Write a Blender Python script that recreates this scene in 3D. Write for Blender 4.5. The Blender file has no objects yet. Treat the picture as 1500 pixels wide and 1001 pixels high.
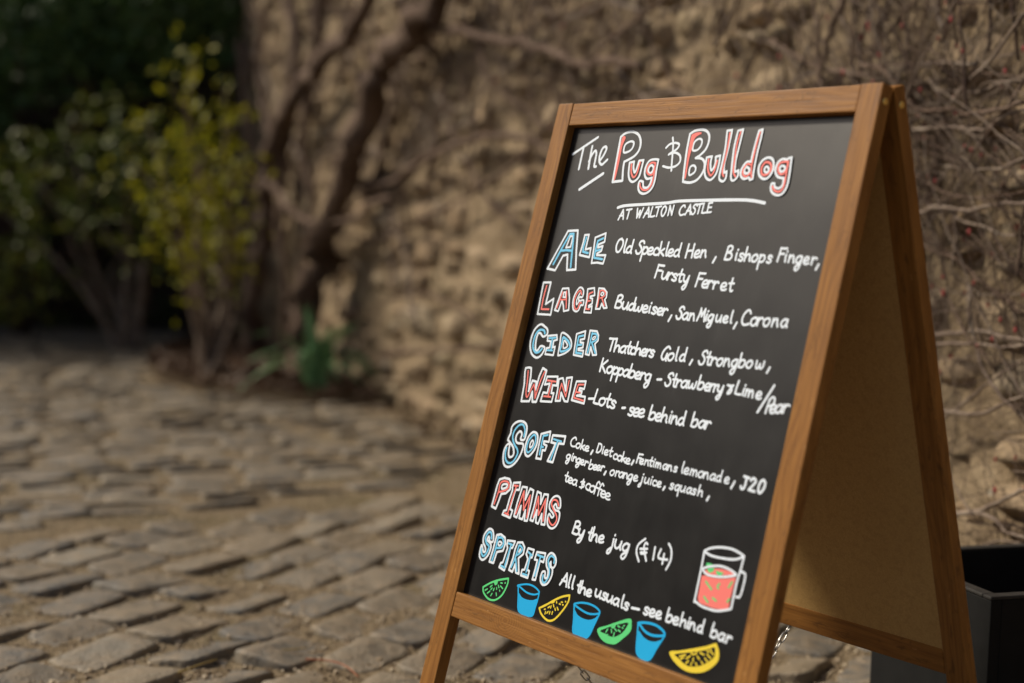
import bpy, bmesh, math, random
from math import radians, sin, cos, pi
from mathutils import Vector, Matrix, noise
from mathutils.geometry import tessellate_polygon

# ------------------------------------------------------------------ camera, light, exposure
scene = bpy.context.scene
CAM_H = 0.78
cam_data = bpy.data.cameras.new('camera')
cam = bpy.data.objects.new('camera', cam_data)
scene.collection.objects.link(cam)
cam_data.sensor_width = 36.0
cam_data.lens = 53.34
cam_data.clip_start = 0.05
cam_data.clip_end = 500
cam_data.dof.use_dof = True
cam_data.dof.focus_distance = 2.04
cam_data.dof.aperture_fstop = 2.0
cam_data.dof.aperture_blades = 9
cr = (Vector((0.9995854914, 0.0023600537, 0.0286927781)),      # right
      Vector((0.0, 0.9966343286, -0.0819756978)),              # forward
      Vector((-0.0287896747, 0.0819417182, 0.9962212151)))     # up
cm = Matrix.Identity(4)
for i in range(3):
    cm[i][0] = cr[0][i]; cm[i][1] = cr[2][i]; cm[i][2] = -cr[1][i]
cm.translation = Vector((0, 0, CAM_H))
cam.matrix_world = cm
scene.camera = cam

SUN_EL = radians(40); SUN_H = Vector((-0.958, 0.287, 0)).normalized()
world = bpy.data.worlds.new('World'); scene.world = world; world.use_nodes = True
wn = world.node_tree; wn.nodes.clear()
wo = wn.nodes.new('ShaderNodeOutputWorld'); bg = wn.nodes.new('ShaderNodeBackground'); sky = wn.nodes.new('ShaderNodeTexSky')
sky.sky_type = 'NISHITA'; sky.sun_disc = False; sky.sun_elevation = SUN_EL
sky.sun_rotation = math.atan2(SUN_H.x, SUN_H.y)
sky.air_density = 1.0; sky.dust_density = 3.0; sky.ozone_density = 0.6
bg.inputs['Strength'].default_value = 0.088
wn.links.new(sky.outputs[0], bg.inputs[0]); wn.links.new(bg.outputs[0], wo.inputs[0])
sd = bpy.data.lights.new('sun', 'SUN'); sd.energy = 4.2; sd.angle = radians(7); sd.color = (1.0, 0.89, 0.72)
sun = bpy.data.objects.new('sun', sd); scene.collection.objects.link(sun)
sun_dir = SUN_H * cos(SUN_EL) + Vector((0, 0, sin(SUN_EL)))
sun.rotation_euler = sun_dir.to_track_quat('Z', 'Y').to_euler()
sun.location = (-6, 0, 6)
vs = scene.view_settings
vs.view_transform = 'Standard'; vs.look = 'None'; vs.gamma = 1.0; vs.exposure = -0.05; vs.use_curve_mapping = False

# ------------------------------------------------------------------ helpers
COL = scene.collection
WM = {}
def link(o, parent=None, M=None):
    COL.objects.link(o)
    M = M or Matrix.Identity(4)
    if parent is None: o.matrix_basis = M
    else:
        o.parent = parent; o.matrix_basis = WM[parent.name].inverted() @ M
    WM[o.name] = M
    return o
def empty(name, loc):
    o = bpy.data.objects.new(name, None); o.empty_display_size = 0.1
    return link(o, None, Matrix.Translation(loc))
def tag(o, label=None, category=None, group=None, kind=None):
    if label: o['label'] = label
    if category: o['category'] = category
    if group: o['group'] = group
    if kind: o['kind'] = kind
    return o
def mesh_obj(name, verts, faces, mats, parent=None, M=None, smooth=False, fmat=None):
    me = bpy.data.meshes.new(name); me.from_pydata([tuple(v) for v in verts], [], faces)
    for m in (mats if isinstance(mats, (list, tuple)) else [mats]): me.materials.append(m)
    if smooth: me.polygons.foreach_set('use_smooth', [True] * len(me.polygons))
    if fmat: me.polygons.foreach_set('material_index', fmat)
    me.update()
    return link(bpy.data.objects.new(name, me), parent, M)
class MB:
    def __init__(s): s.v = []; s.f = []; s.m = []
    def add(s, v, f, mi=0):
        b = len(s.v); s.v += v; s.f += [tuple(b + i for i in q) for q in f]; s.m += [mi] * len(f)
    def build(s, name, mats, parent=None, M=None, smooth=False):
        return mesh_obj(name, s.v, s.f, mats, parent, M, smooth, s.m)
def tube(mb, pts, rad, n=6, mi=0):
    """tapered tube through pts with radii rad"""
    k = len(pts); vs = []; up = Vector((0.13, 0.2, 0.97))
    for i, p in enumerate(pts):
        t = (pts[min(i + 1, k - 1)] - pts[max(i - 1, 0)])
        if t.length < 1e-9: t = Vector((0, 0, 1))
        t.normalize(); a = t.cross(up)
        if a.length < 1e-3: a = t.cross(Vector((1, 0, 0)))
        a.normalize(); b = t.cross(a)
        for j in range(n):
            w = 2 * pi * j / n
            vs.append(p + (a * cos(w) + b * sin(w)) * rad[i])
    fs = []
    for i in range(k - 1):
        for j in range(n):
            fs.append((i*n + j, i*n + (j+1) % n, (i+1)*n + (j+1) % n, (i+1)*n + j))
    fs.append(tuple(range(n))[::-1]); fs.append(tuple((k-1)*n + j for j in range(n)))
    mb.add(vs, fs, mi)
def catmull(p, closed=False, per=4):
    n = len(p)
    if n < 3 and not closed: return list(p)
    res = []
    rng = range(n) if closed else range(n - 1)
    for i in rng:
        if closed: a, b, c, d = p[(i-1) % n], p[i], p[(i+1) % n], p[(i+2) % n]
        else: a, b, c, d = p[max(i-1, 0)], p[i], p[i+1], p[min(i+2, n-1)]
        for j in range(per):
            t = j / per
            res.append(0.5 * ((2*b) + (c-a)*t + (2*a - 5*b + 4*c - d)*t*t + (3*b - a - 3*c + d)*t*t*t))
    if not closed: res.append(p[-1])
    return res

# ------------------------------------------------------------------ materials
class NT:
    def __init__(s, name):
        s.m = bpy.data.materials.new(name); s.m.use_nodes = True; s.t = s.m.node_tree
        s.b = s.t.nodes['Principled BSDF']
    def n(s, typ, **kw):
        x = s.t.nodes.new(typ)
        for k, v in kw.items():
            if k in x.inputs: x.inputs[k].default_value = v
            else: setattr(x, k, v)
        return x
    def l(s, a, b): s.t.links.new(a, b)
    def ramp(s, fac, stops):
        r = s.n('ShaderNodeValToRGB'); e = r.color_ramp.elements
        while len(e) > 1: e.remove(e[0])
        e[0].position = stops[0][0]; e[0].color = (*stops[0][1], 1)
        for p, c in stops[1:]:
            q = e.new(p); q.color = (*c, 1)
        s.l(fac, r.inputs[0]); return r
    def coord(s, kind='Object', scale=(1, 1, 1), rot=(0, 0, 0)):
        if kind == 'World': out = s.n('ShaderNodeNewGeometry').outputs['Position']
        else: out = s.n('ShaderNodeTexCoord').outputs[kind]
        mp = s.n('ShaderNodeMapping'); mp.inputs['Scale'].default_value = scale; mp.inputs['Rotation'].default_value = rot
        s.l(out, mp.inputs[0]); return mp.outputs[0]
    def noise(s, vec, scale, detail=4, rough=0.55, dist=0.0):
        x = s.n('ShaderNodeTexNoise'); x.inputs['Scale'].default_value = scale; x.inputs['Detail'].default_value = detail
        x.inputs['Roughness'].default_value = rough; x.inputs['Distortion'].default_value = dist
        s.l(vec, x.inputs['Vector']); return x.outputs['Fac']
    def mix(s, f, a, b, mode='MIX'):
        x = s.n('ShaderNodeMix'); x.data_type = 'RGBA'; x.blend_type = mode
        for i, v in ((0, f), (6, a), (7, b)):
            if hasattr(v, 'links'): s.l(v, x.inputs[i])
            elif i == 0: x.inputs[0].default_value = v
            else: x.inputs[i].default_value = (*v, 1)
        return x.outputs[2]
    def math(s, op, a, b=0.0):
        x = s.n('ShaderNodeMath'); x.operation = op
        for i, v in ((0, a), (1, b)):
            if hasattr(v, 'links'): s.l(v, x.inputs[i])
            else: x.inputs[i].default_value = v
        return x.outputs[0]
    def bump(s, h, strength=0.4, dist=0.01):
        x = s.n('ShaderNodeBump'); x.inputs['Strength'].default_value = strength; x.inputs['Distance'].default_value = dist
        s.l(h, x.inputs['Height']); s.l(x.outputs[0], s.b.inputs['Normal'])
    def base(s, c, rough=0.7, spec=0.4):
        if hasattr(c, 'links'): s.l(c, s.b.inputs['Base Color'])
        else: s.b.inputs['Base Color'].default_value = (*c, 1)
        if hasattr(rough, 'links'): s.l(rough, s.b.inputs['Roughness'])
        else: s.b.inputs['Roughness'].default_value = rough
        s.b.inputs['Specular IOR Level'].default_value = spec
        return s.m

def wood_material(name, knot=None, tint=(1, 1, 1)):
    t = NT(name)
    co = t.coord('Object')
    sc = t.coord('Object', (4.0, 170, 170))
    warp = t.noise(t.coord('Object', (2.2, 9, 9)), 1.6, 2)
    g1 = t.noise(sc, 2.4, 6, 0.6, 0.6)
    # annual rings: sine bands across the board, bent by slow noise
    sep = t.n('ShaderNodeSeparateXYZ'); t.l(co, sep.inputs[0])
    yy = t.math('ADD', t.math('MULTIPLY', sep.outputs[1], 620.0), t.math('MULTIPLY', warp, 42.0))
    if knot:
        d = t.n('ShaderNodeVectorMath'); d.operation = 'DISTANCE'
        mp = t.n('ShaderNodeMapping'); mp.inputs['Scale'].default_value = (1.0, 1.35, 0.3)
        t.l(co, mp.inputs[0]); t.l(mp.outputs[0], d.inputs[0]); d.inputs[1].default_value = (knot[0], knot[1] * 1.35, 0)
        dd = t.math('MULTIPLY', d.outputs['Value'], 1300.0)
        yk = t.math('ADD', dd, t.math('MULTIPLY', warp, 9.0))
        near = t.ramp(d.outputs['Value'], [(0.0, (1, 1, 1)), (0.02, (1, 1, 1)), (0.055, (0, 0, 0))])
        ring = t.math('ADD', t.math('MULTIPLY', t.math('SINE', yk), near.outputs[0]),
                      t.math('MULTIPLY', t.math('SINE', yy), t.math('SUBTRACT', 1.0, near.outputs[0])))
    else:
        ring = t.math('SINE', yy)
    ring = t.math('ADD', t.math('MULTIPLY', ring, 0.13), 0.5)
    f = t.math('ADD', t.math('MULTIPLY', g1, 0.75), t.math('MULTIPLY', ring, 0.45))
    c = t.ramp(f, [(0.36, (0.13*tint[0], 0.048*tint[1], 0.009*tint[2])), (0.54, (0.235*tint[0], 0.100*tint[1], 0.021*tint[2])),
                   (0.74, (0.33*tint[0], 0.150*tint[1], 0.034*tint[2]))])
    blot = t.noise(t.coord('Object', (5, 18, 18)), 2.2, 3)
    c2 = t.mix(t.ramp(blot, [(0.35, (0, 0, 0)), (0.75, (1, 1, 1))]).outputs[0], c.outputs[0], (0.19, 0.078, 0.016), 'MIX')
    mx = c2.node; mx.clamp_factor = True
    c3 = t.mix(0.45, c.outputs[0], c2)
    c3 = t.mix(t.ramp(t.noise(t.coord('Object', (9, 30, 30)), 3.0, 5, 0.75, 0.8), [(0.56, (0, 0, 0)), (0.66, (0.55,)*3)]).outputs[0], c3, (0.085, 0.036, 0.010))
    c3 = t.mix(t.ramp(t.noise(t.coord('Object', (14, 60, 60)), 4.0, 2, 0.5), [(0.73, (0, 0, 0)), (0.77, (0.6,)*3)]).outputs[0], c3, (0.46, 0.27, 0.11))
    m = t.base(c3, t.ramp(g1, [(0.3, (0.48,)*3), (0.8, (0.66,)*3)]).outputs[0], 0.22)
    t.bump(t.math('ADD', g1, t.math('MULTIPLY', ring, 0.3)), 0.5, 0.001)
    return m

M_wood = wood_material('stained_pine')
M_knot = wood_material('stained_pine_with_knot', knot=(-0.150, 0.004))
t = NT('blackboard_paint'); co = t.coord('Object')
n1 = t.noise(co, 14, 4, 0.6); n2 = t.noise(co, 900, 2)
n3 = t.noise(t.coord('Object', (5, 26, 26), (0, 0, 0.5)), 1.5, 5, 0.7)
c = t.ramp(t.math('ADD', t.math('MULTIPLY', n1, 0.4), t.math('MULTIPLY', n3, 0.6)), [(0.4, (0.0075, 0.0075, 0.008)), (0.6, (0.012, 0.012, 0.0125)), (0.8, (0.030, 0.030, 0.031))])
M_black = t.base(c.outputs[0], t.ramp(n1, [(0.3, (0.31,)*3), (0.8, (0.36,)*3)]).outputs[0], 0.42); t.bump(n2, 0.12, 0.0003)
t = NT('hardboard'); co = t.coord('Object')
n1 = t.noise(co, 12, 4, 0.6); n2 = t.noise(co, 420, 4, 0.8)
c = t.mix(t.ramp(n2, [(0.35, (0, 0, 0)), (0.7, (1, 1, 1))]).outputs[0], (0.44, 0.28, 0.105), (0.60, 0.40, 0.16))
c = t.mix(t.math('MULTIPLY', n1, 0.5), c, (0.36, 0.21, 0.07))
c = t.mix(t.ramp(t.noise(co, 90, 3, 0.8), [(0.5, (0, 0, 0)), (0.62, (0.35,)*3)]).outputs[0], c, (0.34, 0.20, 0.075))
M_hard = t.base(c, 0.75, 0.2); t.bump(n2, 0.3, 0.0006)
def paint(name, col):
    t = NT(name); co = t.coord('Object'); n1 = t.noise(co, 260, 3, 0.6)
    c = t.mix(t.math('MULTIPLY', n1, 0.22), col, tuple(x * 0.8 for x in col))
    t.base(c, 0.6, 0.3); return t.m
PAINT = {'w': paint('white_chalk_paint', (0.77, 0.85, 0.95)), 'r': paint('coral_chalk_paint', (0.88, 0.20, 0.18)),
         'b': paint('sky_blue_chalk_paint', (0.17, 0.58, 0.88)), 'd': paint('bright_blue_chalk_paint', (0.0, 0.40, 0.80)),
         'g': paint('green_chalk_paint', (0.10, 0.66, 0.22)), 'y': paint('yellow_chalk_paint', (0.80, 0.62, 0.04)), 'k': M_black}
t = NT('galvanised_chain'); t.b.inputs['Metallic'].default_value = 1.0
M_chain = t.base((0.42, 0.42, 0.42), 0.28)
t = NT('brass_screw'); t.b.inputs['Metallic'].default_value = 1.0
M_brass = t.base((0.75, 0.55, 0.2), 0.3)
# stone of the wall
t = NT('rubble_stone'); co = t.coord('World')
oi = t.n('ShaderNodeObjectInfo')
n1 = t.noise(co, 9, 5, 0.65); n2 = t.noise(co, 38, 5, 0.7); n3 = t.noise(co, 2.2, 3)
c = t.ramp(n1, [(0.25, (0.22, 0.155, 0.092)), (0.5, (0.40, 0.30, 0.19)), (0.78, (0.56, 0.45, 0.31))])
c = t.mix(t.ramp(n2, [(0.3, (0, 0, 0)), (0.7, (1, 1, 1))]).outputs[0], c.outputs[0], (0.20, 0.15, 0.10))
c = t.mix(0.45, c, t.ramp(oi.outputs['Random'], [(0.0, (0.20, 0.135, 0.085)), (0.35, (0.33, 0.235, 0.15)), (0.7, (0.44, 0.34, 0.235)), (1.0, (0.30, 0.27, 0.22))]).outputs[0])
c = t.mix(t.ramp(n3, [(0.5, (0, 0, 0)), (0.72, (0.35,)*3)]).outputs[0], c, (0.15, 0.15, 0.07))
li = t.ramp(t.noise(co, 17, 3, 0.5), [(0.66, (0, 0, 0)), (0.72, (0.8,)*3)])
c = t.mix(li.outputs[0], c, (0.50, 0.47, 0.39))
M_stone = t.base(c, 0.9, 0.15); t.bump(t.math('ADD', t.math('MULTIPLY', n1, 1.2), n2), 0.7, 0.012)
t = NT('lime_mortar'); co = t.coord('World')
n1 = t.noise(co, 12, 5, 0.7); n2 = t.noise(co, 70, 4, 0.7)
c = t.ramp(n1, [(0.3, (0.19, 0.138, 0.085)), (0.7, (0.42, 0.33, 0.22))])
M_mortar = t.base(c.outputs[0], 0.95, 0.1); t.bump(t.math('ADD', n1, t.math('MULTIPLY', n2, 0.5)), 0.9, 0.02)
# setts
t = NT('slate_sett'); co = t.coord('World'); oi = t.n('ShaderNodeObjectInfo')
n1 = t.noise(co, 26, 5, 0.65); n2 = t.noise(co, 140, 4, 0.7); n3 = t.noise(co, 5.5, 2, 0.4)
c = t.ramp(n3, [(0.3, (0.108, 0.103, 0.094)), (0.5, (0.155, 0.134, 0.103)), (0.7, (0.22, 0.172, 0.112))])
c = t.mix(0.5, c.outputs[0], t.ramp(oi.outputs['Random'], [(0.0, (0.085, 0.088, 0.09)), (0.4, (0.15, 0.138, 0.115)), (0.8, (0.24, 0.19, 0.125)), (1.0, (0.31, 0.28, 0.22))]).outputs[0])
c = t.mix(t.ramp(n1, [(0.40, (0, 0, 0)), (0.62, (0.75,)*3)]).outputs[0], c, (0.25, 0.195, 0.13))
c = t.mix(t.ramp(t.noise(co, 11, 4, 0.7, 0.4), [(0.55, (0, 0, 0)), (0.66, (0.6,)*3)]).outputs[0], c, (0.075, 0.066, 0.052))
M_sett = t.base(c, t.ramp(n1, [(0.3, (0.42,)*3), (0.7, (0.7,)*3)]).outputs[0], 0.45)
t.bump(t.math('ADD', n1, t.math('MULTIPLY', n2, 0.35)), 0.9, 0.010)
t = NT('gritty_joint'); co = t.coord('World')
n1 = t.noise(co, 90, 6, 0.75); n2 = t.noise(co, 3.0, 4); n3 = t.noise(co, 1.2, 2)
c = t.ramp(n1, [(0.28, (0.10, 0.073, 0.043)), (0.5, (0.25, 0.19, 0.118)), (0.68, (0.52, 0.43, 0.30))])
c = t.mix(t.ramp(n2, [(0.5, (0, 0, 0)), (0.7, (0.5,)*3)]).outputs[0], c.outputs[0], (0.13, 0.115, 0.055))
M_grit = t.base(c, 0.95, 0.1); t.bump(n1, 1.0, 0.012)
t = NT('grit_pebble'); co = t.coord('World'); n1 = t.noise(co, 60, 2)
M_peb = t.base(t.ramp(n1, [(0.3, (0.14, 0.10, 0.06)), (0.5, (0.34, 0.26, 0.17)), (0.66, (0.66, 0.57, 0.43))]).outputs[0], 0.7, 0.3)
t = NT('garden_soil'); co = t.coord('World'); n1 = t.noise(co, 30, 5, 0.7)
M_soil = t.base(t.ramp(n1, [(0.3, (0.05, 0.035, 0.022)), (0.7, (0.15, 0.105, 0.065))]).outputs[0], 0.95, 0.1); t.bump(n1, 1.0, 0.03)
def leafmat(name, stops, rough=0.55, trans=0.25, sc=6):
    t = NT(name); co = t.coord('World'); n1 = t.noise(co, sc, 3, 0.7); n2 = t.noise(co, 60, 1)
    f = t.math('ADD', t.math('MULTIPLY', n1, 0.6), t.math('MULTIPLY', n2, 0.4))
    c = t.ramp(f, stops); t.base(c.outputs[0], rough, 0.35)
    t.b.inputs['Transmission Weight'].default_value = 0.0
    tr = t.n('ShaderNodeBsdfTranslucent'); t.l(c.outputs[0], tr.inputs[0])
    mx = t.n('ShaderNodeMixShader'); mx.inputs[0].default_value = trans
    out = t.t.nodes['Material Output']
    t.l(t.b.outputs[0], mx.inputs[1]); t.l(tr.outputs[0], mx.inputs[2]); t.l(mx.outputs[0], out.inputs[0])
    return t.m
M_dark = leafmat('evergreen_leaf', [(0.3, (0.025, 0.04, 0.012)), (0.55, (0.05, 0.075, 0.02)), (0.75, (0.10, 0.12, 0.03))])
M_ever = leafmat('shade_evergreen_leaf', [(0.3, (0.03, 0.06, 0.02)), (0.55, (0.07, 0.13, 0.04)), (0.75, (0.16, 0.22, 0.06))])
M_mid = leafmat('bush_leaf', [(0.3, (0.03, 0.055, 0.012)), (0.5, (0.085, 0.115, 0.018)), (0.66, (0.18, 0.16, 0.02)), (0.76, (0.22, 0.08, 0.03))])
M_yel = leafmat('yellow_green_leaf', [(0.3, (0.11, 0.14, 0.010)), (0.5, (0.27, 0.27, 0.012)), (0.75, (0.46, 0.37, 0.02))], trans=0.35)
M_blade = leafmat('daffodil_leaf', [(0.3, (0.12, 0.27, 0.10)), (0.7, (0.24, 0.42, 0.21))], rough=0.4)
M_lit = leafmat('leaf_litter', [(0.3, (0.04, 0.022, 0.013)), (0.55, (0.10, 0.052, 0.028)), (0.75, (0.24, 0.17, 0.08))], trans=0.1, sc=20)
t = NT('creeper_bark'); co = t.coord('World'); n1 = t.noise(co, 40, 5, 0.7); n0 = t.noise(co, 4, 2)
c = t.ramp(t.math('ADD', t.math('MULTIPLY', n1, .6), t.math('MULTIPLY', n0, .4)), [(0.3, (0.065, 0.042, 0.032)), (0.5, (0.16, 0.108, 0.08)), (0.7, (0.31, 0.23, 0.175))])
M_bark = t.base(c.outputs[0], 0.85, 0.2); t.bump(t.math('ADD', n1, t.noise(t.coord('World', (1, 1, .25)), 60, 4, .7)), 1.0, 0.02)
t = NT('pale_twig_bark'); co = t.coord('World'); n1 = t.noise(co, 18, 4, 0.7)
c = t.ramp(n1, [(0.3, (0.10, 0.067, 0.052)), (0.5, (0.20, 0.15, 0.115)), (0.75, (0.36, 0.30, 0.24))])
M_twig = t.base(c.outputs[0], 0.7, 0.3); t.bump(n1, 0.5, 0.003)
t = NT('dark_twig_bark'); co = t.coord('World'); n1 = t.noise(co, 25, 3, 0.7)
M_dtwig = t.base(t.ramp(n1, [(0.3, (0.03, 0.019, 0.016)), (0.7, (0.10, 0.062, 0.048))]).outputs[0], 0.8, 0.2)
t = NT('red_bud'); M_bud = t.base((0.30, 0.03, 0.03), 0.6, 0.3)
t = NT('planter_coating'); co = t.coord('Object'); n1 = t.noise(co, 30, 4, 0.6); n2 = t.noise(co, 400, 3)
M_plant = t.base(t.ramp(n1, [(0.3, (0.006, 0.0065, 0.007)), (0.7, (0.010, 0.0105, 0.011))]).outputs[0], 0.65, 0.2); t.bump(n2, 0.15, 0.001)
t = NT('planter_rim_coating'); co = t.coord('Object'); n1 = t.noise(co, 50, 4, 0.6)
M_rim = t.base(t.ramp(n1, [(0.3, (0.016, 0.015, 0.0145)), (0.7, (0.034, 0.032, 0.030))]).outputs[0], 0.6, 0.4)
t = NT('dry_straw'); M_straw = t.base((0.45, 0.33, 0.12), 0.7, 0.2)
t = NT('rusty_twig'); M_rtwig = t.base((0.34, 0.12, 0.06), 0.7, 0.2)

# ------------------------------------------------------------------ ground
WA = Vector((-0.74, 6.80, 0)); WD = Vector((0.375, -0.927, 0)).normalized(); WNv = Vector((-WD.y, WD.x, 0)); WNv = -WNv if WNv.dot(-WA) < 0 else WNv
def wpt(s, z, off=0.0): return WA + WD * s + WNv * off + Vector((0, 0, z))
rnd = random.Random(7)
BED = [(-1.85, 8.7), (-1.82, 7.6), (-1.62, 6.85), (-1.33, 6.42), (-1.0, 6.18), (-0.72, 6.10), (-0.56, 6.04), (-0.47, 6.13), (-1.14, 7.80), (-1.50, 8.70)]
def in_poly(x, y, P):
    c = False; j = len(P) - 1
    for i in range(len(P)):
        if (P[i][1] > y) != (P[j][1] > y) and x < (P[j][0]-P[i][0]) * (y-P[i][1]) / (P[j][1]-P[i][1]) + P[i][0]: c = not c
        j = i
    return c
gv = []; gf = []
# near part finely divided and slightly uneven, then out to the horizon
xs = [-60, -25, -12, -8] + [-6 + 0.25*i for i in range(45)] + [8, 14, 30, 60]
ys = [-40, -15, -5, 0] + [0.5 + 0.25*i for i in range(42)] + [13, 18, 30, 70]
for y in ys:
    for x in xs:
        z = 0.003 * noise.noise(Vector((x*1.3, y*1.3, 0))) if -6 <= x <= 5 and .5 <= y <= 11 else 0
        gv.append((x, y, z - 0.003))
nx = len(xs)
for j in range(len(ys)-1):
    for i in range(nx-1): gf.append((j*nx+i, j*nx+i+1, (j+1)*nx+i+1, (j+1)*nx+i))
ground = tag(mesh_obj('ground', gv, gf, M_grit, smooth=True), kind='structure')

def sett_shape(seed):
    r = random.Random(seed); n = 20; outl = []
    for i in range(n):
        a = 2*pi*(i + 0.5*0)/n + 0.1
        c, s_ = cos(a), sin(a); k = 1.0 / (abs(c)**11 + abs(s_)**11) ** (1/11)
        k *= 1 + r.uniform(-0.09, 0.05)
        outl.append((0.5*c*k, 0.5*s_*k))
    tx, ty = r.uniform(-.03, .03), r.uniform(-.03, .03)
    v = []
    for sc, z in ((1.02, -0.05), (1.0, 0.003), (0.955, 0.0070), (0.86, 0.0085), (0.45, 0.0090)):
        for (x, y) in outl:
            v.append((x*sc, y*sc, z + (x*tx + y*ty) * (0.5 if z > 0 else 0) + (r.uniform(-.0012, .0012) if z > .01 else 0)))
    v.append((0, 0, 0.009 + r.uniform(-.001, .001)))
    f = []
    for k in range(4):
        for i in range(n): f.append((k*n+i, k*n+(i+1) % n, (k+1)*n+(i+1) % n, (k+1)*n+i))
    for i in range(n): f.append((4*n+i, 4*n+(i+1) % n, 5*n))
    return v, f
SH = [sett_shape(i) for i in range(12)]
SME = []
for v, f in SH:
    me = bpy.data.meshes.new('sett'); me.from_pydata(v, [], f); me.materials.append(M_sett)
    me.polygons.foreach_set('use_smooth', [True]*len(me.polygons)); me.update(); SME.append(me)
setts = []
bA = Vector((-1.187, 3.506)); bD = Vector((0.78, 0.626)).normalized(); bN = Vector((-bD.y, bD.x))
def add_zone(zone, ang, lp, cp, ln, wd, org):
    e = Vector((cos(ang), sin(ang))); q = Vector((-e.y, e.x)); row_off = {}
    for j in range(-90, 90):
        ro = (0.5 if j % 2 else 0) * lp + rnd.uniform(-.12, .12) * lp
        x = -14.0 + ro
        while x < 14:
            l = ln * rnd.uniform(0.86, 1.16); w = wd * rnd.uniform(0.92, 1.08)
            c = org + e * (x + rnd.uniform(-.006, .006)) + q * (j * cp + rnd.uniform(-.005, .005))
            x += l + (lp - ln) * rnd.uniform(0.8, 1.2)
            d = (c - bA).dot(bN)
            if (zone == 1 and d > -0.09) or (zone == 2 and d < 0.06): continue
            if abs(d) < .32 and c.x > -1.0 and rnd.random() < .2: continue
            if c.y < 1.35 or c.y > 9.6 or c.x < -0.42*c.y - 1.4 or c.x > 0.40*c.y + 0.45: continue
            if (Vector((c.x, c.y, 0)) - WA).dot(WNv) < 0.10 or in_poly(c.x, c.y, BED): continue
            if rnd.random() < 0.012 and c.y > 3.2: continue
            M = Matrix.Translation((c.x, c.y, -0.0042 + rnd.uniform(-.003, .004))) @ Matrix.Rotation(math.atan2(e.y, e.x) + rnd.uniform(-.05, .05) + (pi if rnd.random() < .5 else 0), 4, 'Z') \
                @ Matrix.Rotation(rnd.uniform(-.03, .03), 4, 'X') @ Matrix.Rotation(rnd.uniform(-.02, .02), 4, 'Y') @ Matrix.Diagonal((l, w, 1, 1))
            setts.append((c, M, rnd.randrange(12)))
add_zone(1, radians(65.2), 0.196, 0.134, 0.174, 0.114, Vector((-0.775, 2.727)))
add_zone(2, radians(28.0), 0.212, 0.108, 0.188, 0.088, Vector((-1.0, 4.2)))
setts.sort(key=lambda t: (0 if -0.345*t[0].y < t[0].x < 0.2*t[0].y and t[0].y > 2.15 else 1, t[0].y))
for c, M, k in setts[:300]:
    o = bpy.data.objects.new('sett', SME[k]); o.parent = ground; o.matrix_basis = M; COL.objects.link(o)
mb = MB()
for c, M, k in setts[300:]:
    v, f = SH[k]; mb.add([M @ Vector(p) for p in v], f)
tag(mb.build('sett', M_sett, ground, smooth=True), kind='stuff')
# loose grit and pebbles in the joints
mb = MB(); OC = [(1,0,0),(-1,0,0),(0,1,0),(0,-1,0),(0,0,1),(0,0,-1)]; OF = [(0,2,4),(2,1,4),(1,3,4),(3,0,4),(2,0,5),(1,2,5),(3,1,5),(0,3,5)]
for i in range(40000):
    y = 1.9 + 5.2 * rnd.random()**1.6; x = rnd.uniform(-0.42*y, 0.40*y)
    if (Vector((x, y, 0)) - WA).dot(WNv) < 0.05: continue
    r = rnd.uniform(0.0015, 0.0046) * (1 + 1.0*(rnd.random() < .06)); z = -0.002 + rnd.uniform(0, .003)
    a = rnd.uniform(0, 6.28); R3 = Matrix.Rotation(a, 3, 'Z') @ Matrix.Rotation(rnd.uniform(0, 6), 3, 'X')
    mb.add([Vector((x, y, z)) + R3 @ Vector((p[0]*r*rnd.uniform(.7, 1.4), p[1]*r, p[2]*r*.8)) for p in OC], OF)
tag(mb.build('grit', M_peb, ground, smooth=False), kind='stuff')
# flower bed
bm = bmesh.new()
ring0 = [bm.verts.new((x, y, -0.012)) for x, y in BED]
cxm = sum(p[0] for p in BED)/len(BED); cym = sum(p[1] for p in BED)/len(BED)
ff = bm.faces.new(ring0); res = bmesh.ops.inset_region(bm, faces=[ff], thickness=0.06, depth=0.0)
for v in ff.verts: v.co.z = 0.006
bmesh.ops.triangulate(bm, faces=[ff])
bmesh.ops.subdivide_edges(bm, edges=[e for e in bm.edges], cuts=3, use_grid_fill=True)
for v in bm.verts:
    if v.co.z > -0.005: v.co.z += 0.008 * noise.noise(v.co * 4)
me = bpy.data.meshes.new('flower_bed'); bm.to_mesh(me); bm.free(); me.materials.append(M_soil)
bed = tag(link(bpy.data.objects.new('flower_bed', me)), kind='structure')

def leaf_cloud(name, n, posf, size, mat, parent=None, kind='stuff', aspect=0.5, M=None, seed=1, flat=0.0, label=None, n_at=None):
    r = random.Random(seed); V = []; F = []
    for i in range(n):
        p = posf(r)
        if p is None: continue
        d = Vector((r.gauss(0, 1), r.gauss(0, 1), r.gauss(0, 1) * (1 - flat)))
        if d.length < .01: continue
        d.normalize(); q = d.cross(Vector((r.gauss(0, 1), r.gauss(0, 1), r.gauss(0, 1))))
        if q.length < .01: continue
        q.normalize(); s = size * r.uniform(.6, 1.3); w = s * aspect; up = d.cross(q)
        b = len(V)
        V += [p, p + d*s*.5 + q*w*.5 + up*w*.12, p + d*s, p + d*s*.5 - q*w*.5 + up*w*.12]
        F += [(b, b+1, b+2), (b, b+2, b+3)]
    o = mesh_obj(name, V, F, mat, parent, M)
    if kind: o['kind'] = kind
    return o
def bed_pos(r):
    for _ in range(30):
        x, y = r.uniform(-2.6, -.5), r.uniform(6.1, 9.0)
        if in_poly(x, y, BED): return Vector((x, y, 0.04 + r.uniform(0, .02)))
leaf_cloud('leaf_litter', 2600, bed_pos, 0.04, M_lit, bed, flat=.8, aspect=.6)
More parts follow.
